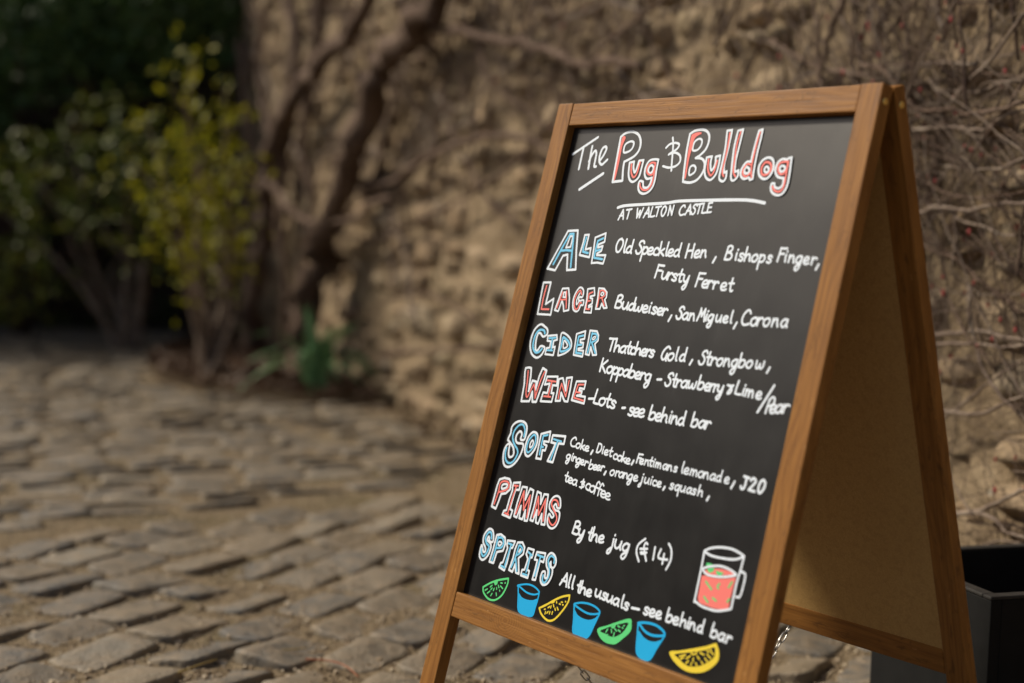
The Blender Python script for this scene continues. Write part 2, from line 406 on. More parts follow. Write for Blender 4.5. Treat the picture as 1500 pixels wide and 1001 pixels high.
def strip_pos(r):
    s = r.uniform(0.6, 6.0); d = abs(r.gauss(0, .07))
    return wpt(s, r.uniform(0.0, .02), 0.03 + d)
leaf_cloud('leaf_litter', 700, strip_pos, 0.028, M_lit, ground, flat=.8, aspect=.6, seed=5)

# ------------------------------------------------------------------ stone wall
MW = Matrix.Identity(4)
for i in range(3):
    MW[i][0] = WD[i]; MW[i][1] = -WNv[i]; MW[i][2] = (0, 0, 1)[i]
MW.translation = WA                      # local x along the wall, y into the wall, z up
wall = empty('stone_wall', WA); WM['stone_wall'] = Matrix.Translation(WA)
tag(wall, 'tall rubble stone wall of rough tan blocks behind the chalkboard sign, overgrown by bare creeper', 'wall')
gv = []; gf = []; NXW, NZW = 150, 44
for j in range(NZW+1):
    for i in range(NXW+1):
        x = -2.36 + 10.0*i/NXW; z = -0.05 + 3.1*j/NZW
        gv.append((x, 0.004 + 0.026*noise.noise(Vector((x*5, 3.3, z*5))), z))
for j in range(NZW):
    for i in range(NXW): a = j*(NXW+1)+i; gf.append((a, a+1, a+NXW+2, a+NXW+1))
b = len(gv); gv += [(-2.36, .5, -.05), (7.64, .5, -.05), (7.64, .5, 3.05), (-2.36, .5, 3.05)]
gf += [(b+1, b, b+3, b+2), (b+3, NZW*(NXW+1), NZW*(NXW+1)+NXW, b+2), (0, b, b+1, NXW), (0, NZW*(NXW+1), b+3, b), (NXW, b+1, b+2, NZW*(NXW+1)+NXW)]
mesh_obj('mortar_core', gv, gf, M_mortar, wall, MW, smooth=False)
def stone_shape(seed):
    r = random.Random(seed * 31 + 5); n = 5; V = []; F = []; sx, sy, sz = r.uniform(0, 50), r.uniform(0, 50), r.uniform(0, 50)
    for j in range(n+1):
        for i in range(n+1):
            u, w = i/n - .5, j/n - .5
            e = max(abs(u), abs(w)) * 2
            rr = (abs(2*u)**4 + abs(2*w)**4) ** .25
            k = e / rr if rr > 1e-6 else 1
            nz = noise.noise(Vector((u*2.2+sx, w*2.2+sy, sz)))
            dep = -0.016 * (1 - e**4.0) - 0.030 * nz * (1 - e**5) + (0.045 if e > .99 else 0)
            V.append((u*k*(1 + .10*noise.noise(Vector((w*3+sx, sy, u)))), dep, w*k*(1 + .12*noise.noise(Vector((sx, u*3+sy, w))))))
    for j in range(n):
        for i in range(n): a = j*(n+1)+i; F.append((a, a+1, a+n+2, a+n+1))
    return V, F
ST = [stone_shape(i) for i in range(14)]; STM = []
for v, f in ST:
    me = bpy.data.meshes.new('stone'); me.from_pydata(v, [], f); me.materials.append(M_stone)
    me.polygons.foreach_set('use_smooth', [True]*len(me.polygons)); me.update(); STM.append(me)
rnd = random.Random(77); stones = []; z = 0.0
while z < 2.95:
    h = rnd.choice((rnd.uniform(.06, .10), rnd.uniform(.10, .20), rnd.uniform(.08, .15))); x = -2.35 + rnd.uniform(0, .03)
    while x < 7.6:
        w = min(.40, h * rnd.uniform(.8, 2.6)); zz = z + h/2 + 0.055*noise.noise(Vector((x*1.1, z*.6, 7))) + rnd.uniform(-.018, .018); hh = h * rnd.uniform(.75, 1.2)
        k = rnd.random()
        if k < .13: pass                                  # lost under render and mortar
        elif k < .32 and h > .1:
            for q in (-.25, .25): stones.append((x + w/2 + rnd.uniform(-.02, .02), zz + q*hh, w*rnd.uniform(.7, 1), hh*.46))
        elif k < .48 and h > .09:
            for q in (-.26, .26): stones.append((x + w/2 + q*w, zz + rnd.uniform(-.02, .02), w*.46, hh*rnd.uniform(.6, 1)))
        else: stones.append((x + w/2, zz, w*.98, hh*.95))
        x += w * rnd.uniform(.92, 1.06)
    z += h
def swt(t):
    x, z_ = t[0], t[1]
    P = wpt(x, z_); vis = -0.34*P.y < P.x < 0.36*P.y and z_ < 0.78 + 0.21*P.y
    return (0 if vis else 1, -t[2]*t[3]/(P.y*P.y))
stones.sort(key=swt); mb = MB()
for k, (x, z_, w, h) in enumerate(stones):
    M = MW @ Matrix.Translation((x, rnd.uniform(-.012, .014), z_)) @ Matrix.Rotation(rnd.uniform(-.10, .10), 4, 'Y') @ Matrix.Rotation(rnd.uniform(-.05, .05), 4, 'X') \
        @ Matrix.Diagonal((w * rnd.choice((-1, 1)) , rnd.uniform(.7, 1.4), h, 1))
    i = rnd.randrange(14)
    if k < 300:
        o = bpy.data.objects.new('stone', STM[i]); o.parent = wall; o.matrix_basis = WM['stone_wall'].inverted() @ M; COL.objects.link(o)
    else:
        v, f = ST[i]; mb.add([M @ Vector(p) for p in v], f)
tag(mb.build('stone', M_stone, wall, smooth=True), kind='stuff')

# ------------------------------------------------------------------ creepers on the wall
TR = [('o', 0.072, 0.16, [(-0.085, 0.008), (-0.161, 0.188), (-0.054, 0.442), (0.165, 0.691), (0.474, 0.936), (0.757, 1.16), (1.059, 1.348), (1.376, 1.465), (1.661, 1.571)]),
('o', 0.055, 0.15, [(-1.239, -0.121), (-1.254, 0.093), (-1.148, 0.454), (-1.046, 0.805), (-0.884, 1.108), (-0.412, 1.345), (0.239, 1.474), (0.78, 1.661)]),
('o', 0.02, 0.15, [(-1.024, 0.935), (-0.648, 0.832), (-0.304, 0.751), (0.124, 0.726), (0.555, 0.749), (0.842, 0.817), (1.108, 0.838)]),
('o', 0.018, 0.12, [(-1.015, 1.114), (-1.263, 1.333), (-1.362, 1.586), (-1.22, 1.85)]),
('o', 0.02, 0.1, [(0.988, 1.473), (1.274, 1.456), (1.573, 1.414), (1.844, 1.371), (2.091, 1.329), (2.369, 1.287), (2.598, 1.228), (2.738, 1.197), (2.889, 1.2), (3.053, 1.169)]),
('o', 0.03, 0.1, [(-0.86, 1.875), (-0.673, 1.592), (-0.707, 1.302), (-0.871, 1.009), (-0.893, 0.705), (-0.785, 0.404), (-0.805, 0.063)]),
('o', 0.028, 0.12, [(-0.123, 1.779), (-0.166, 1.543), (-0.31, 1.309), (-0.356, 1.06), (-0.237, 0.808), (-0.282, 0.557)]),
('o', 0.022, 0.1, [(-1.985, 1.717), (-1.741, 1.325), (-1.663, 0.952), (-1.757, 0.503), (-1.66, 0.132)]),
('o', 0.014, 0.12, [(-1.94, 1.107), (-1.647, 0.804), (-1.416, 0.443), (-1.332, 0.194)]),
('o', 0.016, 0.08, [(0.188, 0.943), (0.744, 0.894), (1.251, 0.977), (1.751, 1.034), (2.179, 1.029), (2.45, 0.975)]),
('m', 0.0085, 0.07, [(2.65, 1.202), (2.736, 1.251), (2.903, 1.29), (3.058, 1.326), (3.166, 1.363)]),
('m', 0.0102, 0.08, [(0.794, 0.215), (1.142, 0.259), (1.529, 0.3), (1.869, 0.345), (2.142, 0.387)]),
('m', 0.0093, 0.07, [(-0.115, 0.687), (0.536, 0.672), (1.076, 0.737), (1.604, 0.828), (2.046, 0.926), (2.319, 1.024), (2.514, 1.135), (2.602, 1.225)]),
('m', 0.0076, 0.06, [(1.81, 0.428), (1.459, 0.475), (1.147, 0.482), (0.805, 0.435), (0.527, 0.332), (0.334, 0.171)]),
('m', 0.0068, 0.06, [(1.737, 1.377), (1.877, 1.22), (2.179, 1.114), (2.398, 1.042), (2.589, 1.111), (2.81, 1.154)]),
('m', 0.0068, 0.06, [(2.151, 0.754), (1.908, 0.817), (1.705, 0.933), (1.486, 1.08), (1.325, 1.259), (0.993, 1.437)]),
('m', 0.0076, 0.06, [(3.897, 1.257), (3.853, 1.193), (3.821, 1.125), (3.802, 1.041)]),
('m', 0.0059, 0.05, [(3.596, 1.19), (3.739, 1.132), (3.846, 1.102), (4.015, 1.083)]),
('t', 0.007, 0.06, [(3.962, 1.106), (4.028, 1.094), (4.076, 1.058), (4.122, 1.024), (4.166, 1.004), (4.247, 1.002), (4.326, 0.988), (4.451, 1.003)]),
('t', 0.0042, 0.05, [(4.123, 0.97), (4.237, 0.97), (4.334, 0.961), (4.388, 0.983), (4.457, 0.991)]),
('t', 0.0056, 0.06, [(4.14, 0.804), (4.182, 0.81), (4.232, 0.82), (4.321, 0.815), (4.394, 0.826), (4.482, 0.829)]),
('t', 0.0035, 0.05, [(4.239, 0.819), (4.291, 0.795), (4.349, 0.787), (4.405, 0.772), (4.475, 0.777)]),
('t', 0.0042, 0.05, [(4.141, 0.76), (4.216, 0.736), (4.277, 0.725), (4.357, 0.685), (4.469, 0.637)]),
('t', 0.0049, 0.05, [(4.208, 0.577), (4.288, 0.589), (4.364, 0.598), (4.429, 0.592), (4.49, 0.591)]),
('t', 0.0042, 0.05, [(4.22, 0.561), (4.328, 0.573), (4.421, 0.575), (4.491, 0.585)]),
('t', 0.0042, 0.05, [(4.13, 0.891), (4.185, 0.864), (4.247, 0.846), (4.326, 0.838), (4.469, 0.85)]),
('t', 0.0035, 0.05, [(4.265, 0.819), (4.274, 0.763), (4.263, 0.705)]),
('t', 0.0042, 0.05, [(4.32, 0.677), (4.329, 0.615), (4.37, 0.531), (4.438, 0.478), (4.502, 0.45)]),
('t', 0.0056, 0.05, [(4.296, 0.252), (4.372, 0.269), (4.435, 0.3), (4.511, 0.341)]),
('t', 0.0049, 0.05, [(4.353, 0.266), (4.419, 0.266), (4.457, 0.249), (4.518, 0.249)]),
('t', 0.0042, 0.05, [(4.24, 0.44), (4.358, 0.447), (4.429, 0.474), (4.497, 0.503)]),
('t', 0.0035, 0.05, [(4.436, 1.039), (4.353, 0.96), (4.265, 0.876), (4.191, 0.787)]),
('t', 0.0042, 0.05, [(4.426, 1.157), (4.343, 1.082), (4.252, 1.027), (4.198, 0.954)]),
('t', 0.0035, 0.05, [(4.182, 0.379), (4.3, 0.448), (4.39, 0.509), (4.492, 0.568)]),
('t', 0.0035, 0.05, [(4.497, 0.71), (4.407, 0.742), (4.367, 0.789)])]
def wobble(pts, amp, r, per=5):
    c = catmull([Vector(p) for p in pts], False, per)
    return [p + Vector((r.gauss(0, amp), r.gauss(0, amp), r.gauss(0, amp))) for p in c]
old = empty('old_climber', wpt(-0.6, 0)); tag(old, 'thick leafless climber with two leaning trunks standing off the wall behind the daffodil', 'climbing plant')
thin = empty('wall_creeper', wpt(4.4, 0)); tag(thin, 'thin tangled leafless creeper with red buds on the wall right of the sign', 'climbing plant')
mid = empty('wall_creeper', wpt(2.3, 0)); tag(mid, 'knotted bare creeper spread over the sunlit wall left of and above the sign', 'climbing plant')
own = {'o': old, 'm': mid, 't': thin}
rv = random.Random(11)
for kind, rad, off, pts in TR:
    P = [wpt(s, z, off) for s, z in pts]
    c = wobble(P, rad*(.22 if rad < .03 else .30), rv); n = len(c); big = kind == 'o' and rad > .03
    mb = MB(); tube(mb, c, [rad * (1 - .45*i/n) * rv.uniform(.85, 1.15) for i in range(n)], 10 if big else 6)
    mb.build('trunk' if big else 'stem', M_bark if kind != 't' or rv.random() < .3 else M_twig, own[kind], smooth=True)
def walk(r, s, z, ang, L, wig, off):
    pts = []; n = max(3, int(L/.05)); o = off
    for i in range(n):
        pts.append((s, z, o)); ang += r.gauss(0, wig); s += cos(ang)*.05; z += sin(ang)*.05; o = max(.012, o + r.gauss(0, .006))
        if z < 0.01 or z > 3.0: break
    return pts
buds = MB(); fine = {'m': MB(), 't': MB(), 'o': MB()}
def scatter(key, n, s0, s1, z0, z1, rlo, rhi, Lr, seed, fine_n, bud_p):
    r = random.Random(seed)
    for i in range(n):
        s, z = r.uniform(s0, s1), z0 + (z1-z0)*r.random()
        ang = r.choice((r.gauss(0.15, .5), r.gauss(pi-.2, .5), r.gauss(1.1, .4), r.gauss(2.0, .4)))
        w = walk(r, s, z, ang, r.uniform(*Lr), .11, r.uniform(.02, .06))
        if len(w) < 3: continue
        rad = r.uniform(rlo, rhi); c = wobble([wpt(*q) for q in w], rad*.15, r, 3); mb = MB()
        tube(mb, c, [rad*(1 - .55*k/len(c)) * r.uniform(.9, 1.12) for k in range(len(c))], 5)
        mb.build('stem', r.choice((M_bark, M_twig, M_dtwig)) if key == 't' else r.choice((M_bark, M_twig)), own[key], smooth=True)
        for b in range(fine_n):
            k = r.randrange(len(w)); q = w[k]; a2 = ang + r.choice((-1, 1)) * r.uniform(.4, 1.3)
            w2 = walk(r, q[0], q[1], a2, r.uniform(.12, .5), .15, q[2])
            if len(w2) < 3: continue
            rr = rad * r.uniform(.25, .5); tube(fine[key], [wpt(*x) for x in w2], [rr*(1 - .6*m/len(w2)) for m in range(len(w2))], 4, r.randrange(3))
            if r.random() < bud_p:
                e = wpt(*w2[-1]); br = r.uniform(.0022, .0045)
                buds.add([e + Vector((p[0]*br, p[1]*br, p[2]*br*2.0)) for p in OC], OF)
scatter('t', 120, 3.7, 5.5, 0.10, 1.35, .0013, .0038, (.25, 1.0), 3, 18, .14)
scatter('m', 75, 0.6, 4.3, 0.40, 1.9, .002, .006, (.3, 1.1), 4, 8, .05)
scatter('m', 95, 0.9, 4.3, 0.95, 1.9, .002, .006, (.3, 1.1), 14, 12, .05)
scatter('o', 80, -2.2, 1.2, 0.25, 2.0, .004, .016, (.3, 1.3), 5, 7, .0)
for k in ('o', 'm', 't'): tag(fine[k].build('twigs', [M_bark, M_twig, M_dtwig], own[k], smooth=True), kind='stuff')
tag(buds.build('buds', M_bud, thin), kind='stuff')

# ------------------------------------------------------------------ planting on the left
def ell(cx, cy, cz, rx, ry, rz, shell=.45):
    def f(r):
        while True:
            v = Vector((r.uniform(-1, 1), r.uniform(-1, 1), r.uniform(-1, 1)))
            if v.length <= 1: break
        v = v.normalized() * (shell + (1-shell) * v.length)
        return Vector((cx + v.x*rx, cy + v.y*ry, max(.02, cz + v.z*rz)))
    return f
def multi(fs, ws):
    def f(r): return r.choices(fs, ws)[0](r)
    return f
def stems_bush(root, base, tips, rad, mat, seed, name='stem'):
    r = random.Random(seed); out = []
    for tx, ty, tz in tips:
        b = Vector(base) + Vector((r.gauss(0, .03), r.gauss(0, .03), 0)); e = Vector((tx, ty, tz))
        m1 = b.lerp(e, .35) + Vector((r.gauss(0, .04), r.gauss(0, .04), .08)); m2 = b.lerp(e, .7) + Vector((r.gauss(0, .05), r.gauss(0, .05), .06))
        c = catmull([b, m1, m2, e], False, 6); mb = MB(); q = rad * r.uniform(.6, 1.2)
        tube(mb, c, [q*(1 - .75*i/len(c)) for i in range(len(c))], 6); mb.build(name, mat, root, smooth=True); out.append(c)
    return out
# yellow-green shrub
fb = Vector((-1.33, 6.72, 0.01)); sh = empty('flowering_shrub', fb)
tag(sh, 'upright yellow green spring shrub with bare grey lower stems in the bed by the wall', 'shrub')
tips = [(-1.28, 6.7, .66), (-1.20, 6.7, .98), (-1.62, 6.45, .95), (-1.50, 6.6, 1.30), (-1.36, 6.4, 1.42), (-1.26, 6.55, 1.28), (-1.24, 6.65, 1.15), (-1.52, 6.35, .80), (-1.26, 6.75, .95), (-1.42, 6.6, 1.12), (-1.30, 6.35, 1.02), (-1.6, 6.55, 1.15), (-1.20, 6.7, .75)]
br = stems_bush(sh, fb, tips, .014, M_twig, 21)
def shr_pos(r):
    c = r.choice(br); k = r.randrange(int(len(c)*.45), len(c)); p = c[k]
    return p + Vector((r.gauss(0, .065), r.gauss(0, .06), r.gauss(0, .08)))
leaf_cloud('foliage', 720, shr_pos, .05, M_yel, sh, seed=31)
# rounder bush to its left
bb = Vector((-2.1, 8.2, 0.0)); bu = empty('garden_bush', bb)
tag(bu, 'loose green bush with reddish leaves on pale stems, left of the yellow green shrub', 'shrub')
br2 = stems_bush(bu, bb, [(-2.3, 8.4, .75), (-1.95, 8.5, .8), (-2.7, 8.3, 1.0), (-2.5, 8.4, 1.2), (-2.1, 8.3, 1.1), (-2.9, 8.3, .8), (-1.85, 8.3, 1.0), (-2.2, 8.5, .5)], .022, M_twig, 22)
leaf_cloud('foliage', 1150, multi([ell(-2.35, 8.0, .92, .42, .4, .30, .1), ell(-2.75, 7.9, .66, .32, .4, .30, .1), ell(-1.9, 8.0, 1.02, .28, .3, .26, .1), ell(-2.15, 8.0, 1.25, .22, .3, .18, .1), ell(-2.6, 7.9, .35, .35, .3, .2, .1), ell(-2.0, 8.0, .62, .2, .2, .2, .1)], [5, 4, 3, 1, 2, 1]), .07, M_mid, bu, seed=32)
eb = Vector((-2.9, 8.9, 0.0)); es = empty('evergreen_shrub', eb)
tag(es, 'loose dark evergreen with dim green leaves high in the upper left corner above the bushes', 'shrub')
br3 = stems_bush(es, eb, [(-3.4, 8.7, 2.3), (-2.8, 8.7, 2.4), (-2.2, 8.8, 2.2), (-3.1, 8.6, 1.7), (-1.9, 8.8, 1.7), (-2.5, 8.7, 1.9)], .03, M_dtwig, 24)
leaf_cloud('foliage', 5200, multi([ell(-2.9, 8.7, 1.75, .6, .3, .45, .1), ell(-2.2, 8.8, 1.85, .45, .3, .45, .1), ell(-3.3, 8.6, 1.2, .5, .3, .4, .1), ell(-1.75, 8.9, 1.95, .2, .2, .4, .1)], [3, 3, 2, 1]), .085, M_ever, es, seed=33)
# tall dark hedge at the back and unseen lower ones added at left for shade and reflections
hd = empty('evergreen_hedge', (-4.2, 9.8, 0)); tag(hd, 'tall dark evergreen hedge behind the bushes beyond the end of the wall', 'hedge')
def hedge_fn(x0, y0, x1, y1, half, h):
    a = Vector((x0, y0, 0)); d = Vector((x1-x0, y1-y0, 0)); L = d.length; d.normalize(); q = Vector((-d.y, d.x, 0))
    def f(r):
        u = r.random()*L; z = r.random()*h; side = r.choice((-1, 1))
        bulge = half * (1 + .22*noise.noise(Vector((u*1.3, z*1.3, side)))) - .25*half*max(0, z/h - .8)*5
        if r.random() < .2: z = h + .18*noise.noise(Vector((u*2, 0, 5))) + r.uniform(-.1, .05); off = r.uniform(-1, 1)*half
        else: off = side*(bulge - abs(r.gauss(0, .06)))
        return a + d*u + q*off + Vector((0, 0, z))
    return f
def hedge_core(x0, y0, x1, y1, half, h, root):
    a = Vector((x0, y0, 0)); d = Vector((x1-x0, y1-y0, 0)); L = d.length; d.normalize(); q = Vector((-d.y, d.x, 0)); V = []; F = []; nu = int(L/.3)+1; prof = [(-1, 0), (-1.02, .3), (-1, .7), (-.75, .95), (0, 1), (.75, .95), (1, .7), (1.02, .3), (1, 0)]
    for i in range(nu+1):
        for k, (o, zz) in enumerate(prof):
            p = a + d*(L*i/nu) + q*(o*half*.80) + Vector((0, 0, zz*h*.95)); nn = noise.noise(p*1.1)*.12
            V.append(p + q*nn*(1 if o > 0 else -1))
    m = len(prof)
    for i in range(nu):
        for k in range(m-1): F.append((i*m+k, i*m+k+1, (i+1)*m+k+1, (i+1)*m+k))
    F += [tuple(range(m)), tuple(range(nu*m, nu*m+m))[::-1]]
    mesh_obj('inner_branches', V, F, M_dtwig, root, smooth=True)
hedge_core(-6.6, 10.2, -.2, 10.2, .75, 2.9, hd)
leaf_cloud('foliage', 30000, hedge_fn(-6.6, 10.2, -.2, 10.2, .85, 3.1), .075, M_dark, hd, seed=41)
hedge_core(-5.4, 8.0, -5.4, 10.2, .75, 2.2, hd)  # return leg out of view, added to shade the bush and far-left ground
leaf_cloud('foliage', 9000, hedge_fn(-5.4, 8.0, -5.4, 10.2, .85, 2.3), .075, M_dark, hd, seed=43)
unseen_hedge = empty('evergreen_hedge', (-5.6, 4, 0)); tag(unseen_hedge, 'unseen dark evergreen hedge added left of the cobbled yard to darken reflections in the chalkboard', 'hedge')  # out of view, added so the lower chalkboard reflects something dark
hedge_core(-5.7, -3.0, -5.7, 6.6, .6, 2.1, unseen_hedge)
leaf_cloud('foliage', 16000, hedge_fn(-5.7, -3, -5.7, 6.6, .7, 2.2), .08, M_dark, unseen_hedge, seed=42)
# daffodil clump
db = Vector((-0.812, 6.30, 0.03)); df = empty('daffodil_clump', db); tag(df, 'clump of strappy green daffodil leaves at the foot of the wall', 'plant')
rd = random.Random(51)
for i in range(46):
    a = rd.choice((0, pi)) + rd.gauss(0, .7); lean = rd.uniform(.02, .12) if i > 32 else rd.uniform(.14, .34); L = rd.uniform(.28, .45); w = rd.uniform(.018, .030)
    b = db + Vector((rd.gauss(0, .022), rd.gauss(0, .02), 0)); d = Vector((cos(a), sin(a)*.35, 0)); side = Vector((-sin(a)*.5 + .5, cos(a)*.6, 0)).normalized(); V = []; n = 7
    for k in range(n+1):
        t_ = k/n; p = b + d*(lean*t_**1.8) + Vector((0, 0, L*t_ - lean*.9*t_**3)); ww = w*(1 - t_**5)*.5 + .0012
        V += [p - side*ww, p + d*.003, p + side*ww]
    F = []
    for k in range(n): F += [(3*k, 3*k+1, 3*k+4, 3*k+3), (3*k+1, 3*k+2, 3*k+5, 3*k+4)]
    mesh_obj('leaf', V, F, M_blade, df, smooth=True)

# ------------------------------------------------------------------ planter box
pz = 0.260
N0 = Vector((0.694, 2.128, 0)); ax = Vector((0.949, 0.317, 0)).normalized(); ay = Vector((-ax.y, ax.x, 0))
pl = empty('planter_box', N0); tag(pl, 'black rectangular planter box on the cobbles behind the right leg of the sign', 'planter')
MP = Matrix.Identity(4)
for i in range(3): MP[i][0] = ax[i]; MP[i][1] = ay[i]; MP[i][2] = (0, 0, 1)[i]
MP.translation = N0
def box_mesh(name, lo, hi, mat, parent, M, bev=0.0, seg=2):
    bm = bmesh.new(); bmesh.ops.create_cube(bm, size=1)
    for v in bm.verts: v.co = Vector([lo[i] if v.co[i] < 0 else hi[i] for i in range(3)])
    if bev: bmesh.ops.bevel(bm, geom=bm.edges[:], offset=bev, segments=seg, profile=.6, affect='EDGES')
    me = bpy.data.meshes.new(name); bm.to_mesh(me); bm.free(); me.materials.append(mat)
    return link(bpy.data.objects.new(name, me), parent, M)
PLX, PLY, tk = 0.365, 0.305, .018
box_mesh('side_panel', (0, 0, 0.002), (tk, PLY, pz-.006), M_plant, pl, MP, .002)
box_mesh('side_panel', (PLX-tk, 0, 0.002), (PLX, PLY, pz-.006), M_plant, pl, MP, .002)
box_mesh('front_panel', (tk+.0005, .001, 0.002), (PLX-tk-.0005, tk, pz-.006), M_plant, pl, MP, .002)
box_mesh('back_panel', (tk+.0005, PLY-tk, 0.002), (PLX-tk-.0005, PLY-.001, pz-.006), M_plant, pl, MP, .002)
box_mesh('rim', (-.002, -.002, pz-.0055), (PLX+.002, tk, pz), M_rim, pl, MP, .002)
box_mesh('rim', (-.002, PLY-tk, pz-.0055), (PLX+.002, PLY+.002, pz), M_rim, pl, MP, .002)
box_mesh('rim', (-.002, tk+.0005, pz-.0055), (tk, PLY-tk-.0005, pz), M_rim, pl, MP, .002)
box_mesh('rim', (PLX-tk, tk+.0005, pz-.0055), (PLX+.002, PLY-tk-.0005, pz), M_rim, pl, MP, .002)
box_mesh('soil', (tk, tk, 0.02), (PLX-tk, PLY-tk, pz-.14), M_soil, pl, MP)

# ------------------------------------------------------------------ the A-board
P0 = Vector((0.25089, 1.99331, 0.16 + CAM_H)); YAW = -0.92731
U = Vector((cos(YAW), sin(YAW), 0)); NF = Vector((sin(YAW), -cos(YAW), 0))
BW, SW, TH, RC, VT, V1, V2, KT, AF = 0.60, 0.0331, 0.0190, 0.0129, 0.0332, 0.7130, 0.7480, 0.034, 0.2526
VLEG = P0.z / cos(AF)
root = empty('a_board_sign', Vector((P0.x, P0.y, 0)))
tag(root, 'wooden A-frame chalkboard sign with a hand-lettered drinks menu standing on the cobbles', 'sign')
def frame_matrix(side):
    n = NF * side; dn = Vector((0, 0, -1))*cos(AF) + n*sin(AF); out = n*cos(AF) + Vector((0, 0, 1))*sin(AF)
    M = Matrix.Identity(4)
    for i in range(3): M[i][0] = dn[i]; M[i][1] = U[i]; M[i][2] = out[i]
    M.translation = P0
    return M                                   # local x down, y along the width, z outward
def member(name, v0, v1, u0, u1, w0, w1, mat, M, parent, bev=0.0016, along='v', cut=None):
    """a straight timber, widths following the slight taper of the frame"""
    bm = bmesh.new(); bmesh.ops.create_cube(bm, size=1)
    for v in bm.verts:
        x = v0 if v.co.x < 0 else v1; y = u0 if v.co.y < 0 else u1; z = w0 if v.co.z < 0 else w1
        v.co = Vector((x, y * (1 + KT*(x - .35)), z))
        if cut and x == v1: v.co.x += (z - w0) * -cut
    bmesh.ops.recalc_face_normals(bm, faces=bm.faces)
    bmesh.ops.bevel(bm, geom=bm.edges[:], offset=bev, segments=2, profile=.6, affect='EDGES')
    MM = M
    if along == 'u':                            # grain runs along local x, so swap axes for rails
        R = Matrix(((0, 1, 0, 0), (-1, 0, 0, 0), (0, 0, 1, 0), (0, 0, 0, 1)))
        mid_v = (v0 + v1)/2; T = Matrix.Translation((-mid_v, 0, 0))
        bmesh.ops.transform(bm, matrix=R @ T, verts=bm.verts)
        MM = M @ T.inverted() @ R.inverted()
    else:
        mid_u = (u0 + u1)/2; T = Matrix.Translation((0, -mid_u, 0)); bmesh.ops.transform(bm, matrix=T, verts=bm.verts); MM = M @ T.inverted()
    me = bpy.data.meshes.new(name); bm.to_mesh(me); bm.free(); me.materials.append(mat)
    for p in me.polygons: p.use_smooth = False
    return link(bpy.data.objects.new(name, me), parent, MM)
H = BW/2; boards = []
for side in (1, -1):
    M = frame_matrix(side); e = .0006
    tilt = math.tan(AF)
    for u0, u1 in ((-H, -H+SW), (H-SW, H)):
        member('stile', 0, VLEG, u0, u1, e, TH, M_wood, M, root, cut=-tilt)
    member('top_rail', .0008, VT, -H+SW+.0005, H-SW-.0005, e, TH-.0008, M_wood, M, root, along='u')
    member('bottom_rail', V1, V2, -H+SW+.0005, H-SW-.0005, e, TH-.0008, M_knot if side > 0 else M_wood, M, root, along='u')
    b = member('chalkboard', VT-.004, V1+.004, -H+SW-.004, H-SW+.004, TH-RC-.0015, TH-RC, M_black, M, root, bev=.0001)
    member('hardboard_backing', VT-.004, V1+.004, -H+SW-.004, H-SW+.004, TH-RC-.0045, TH-RC-.0017, M_hard, M, root, bev=.0001)
    boards.append(b)
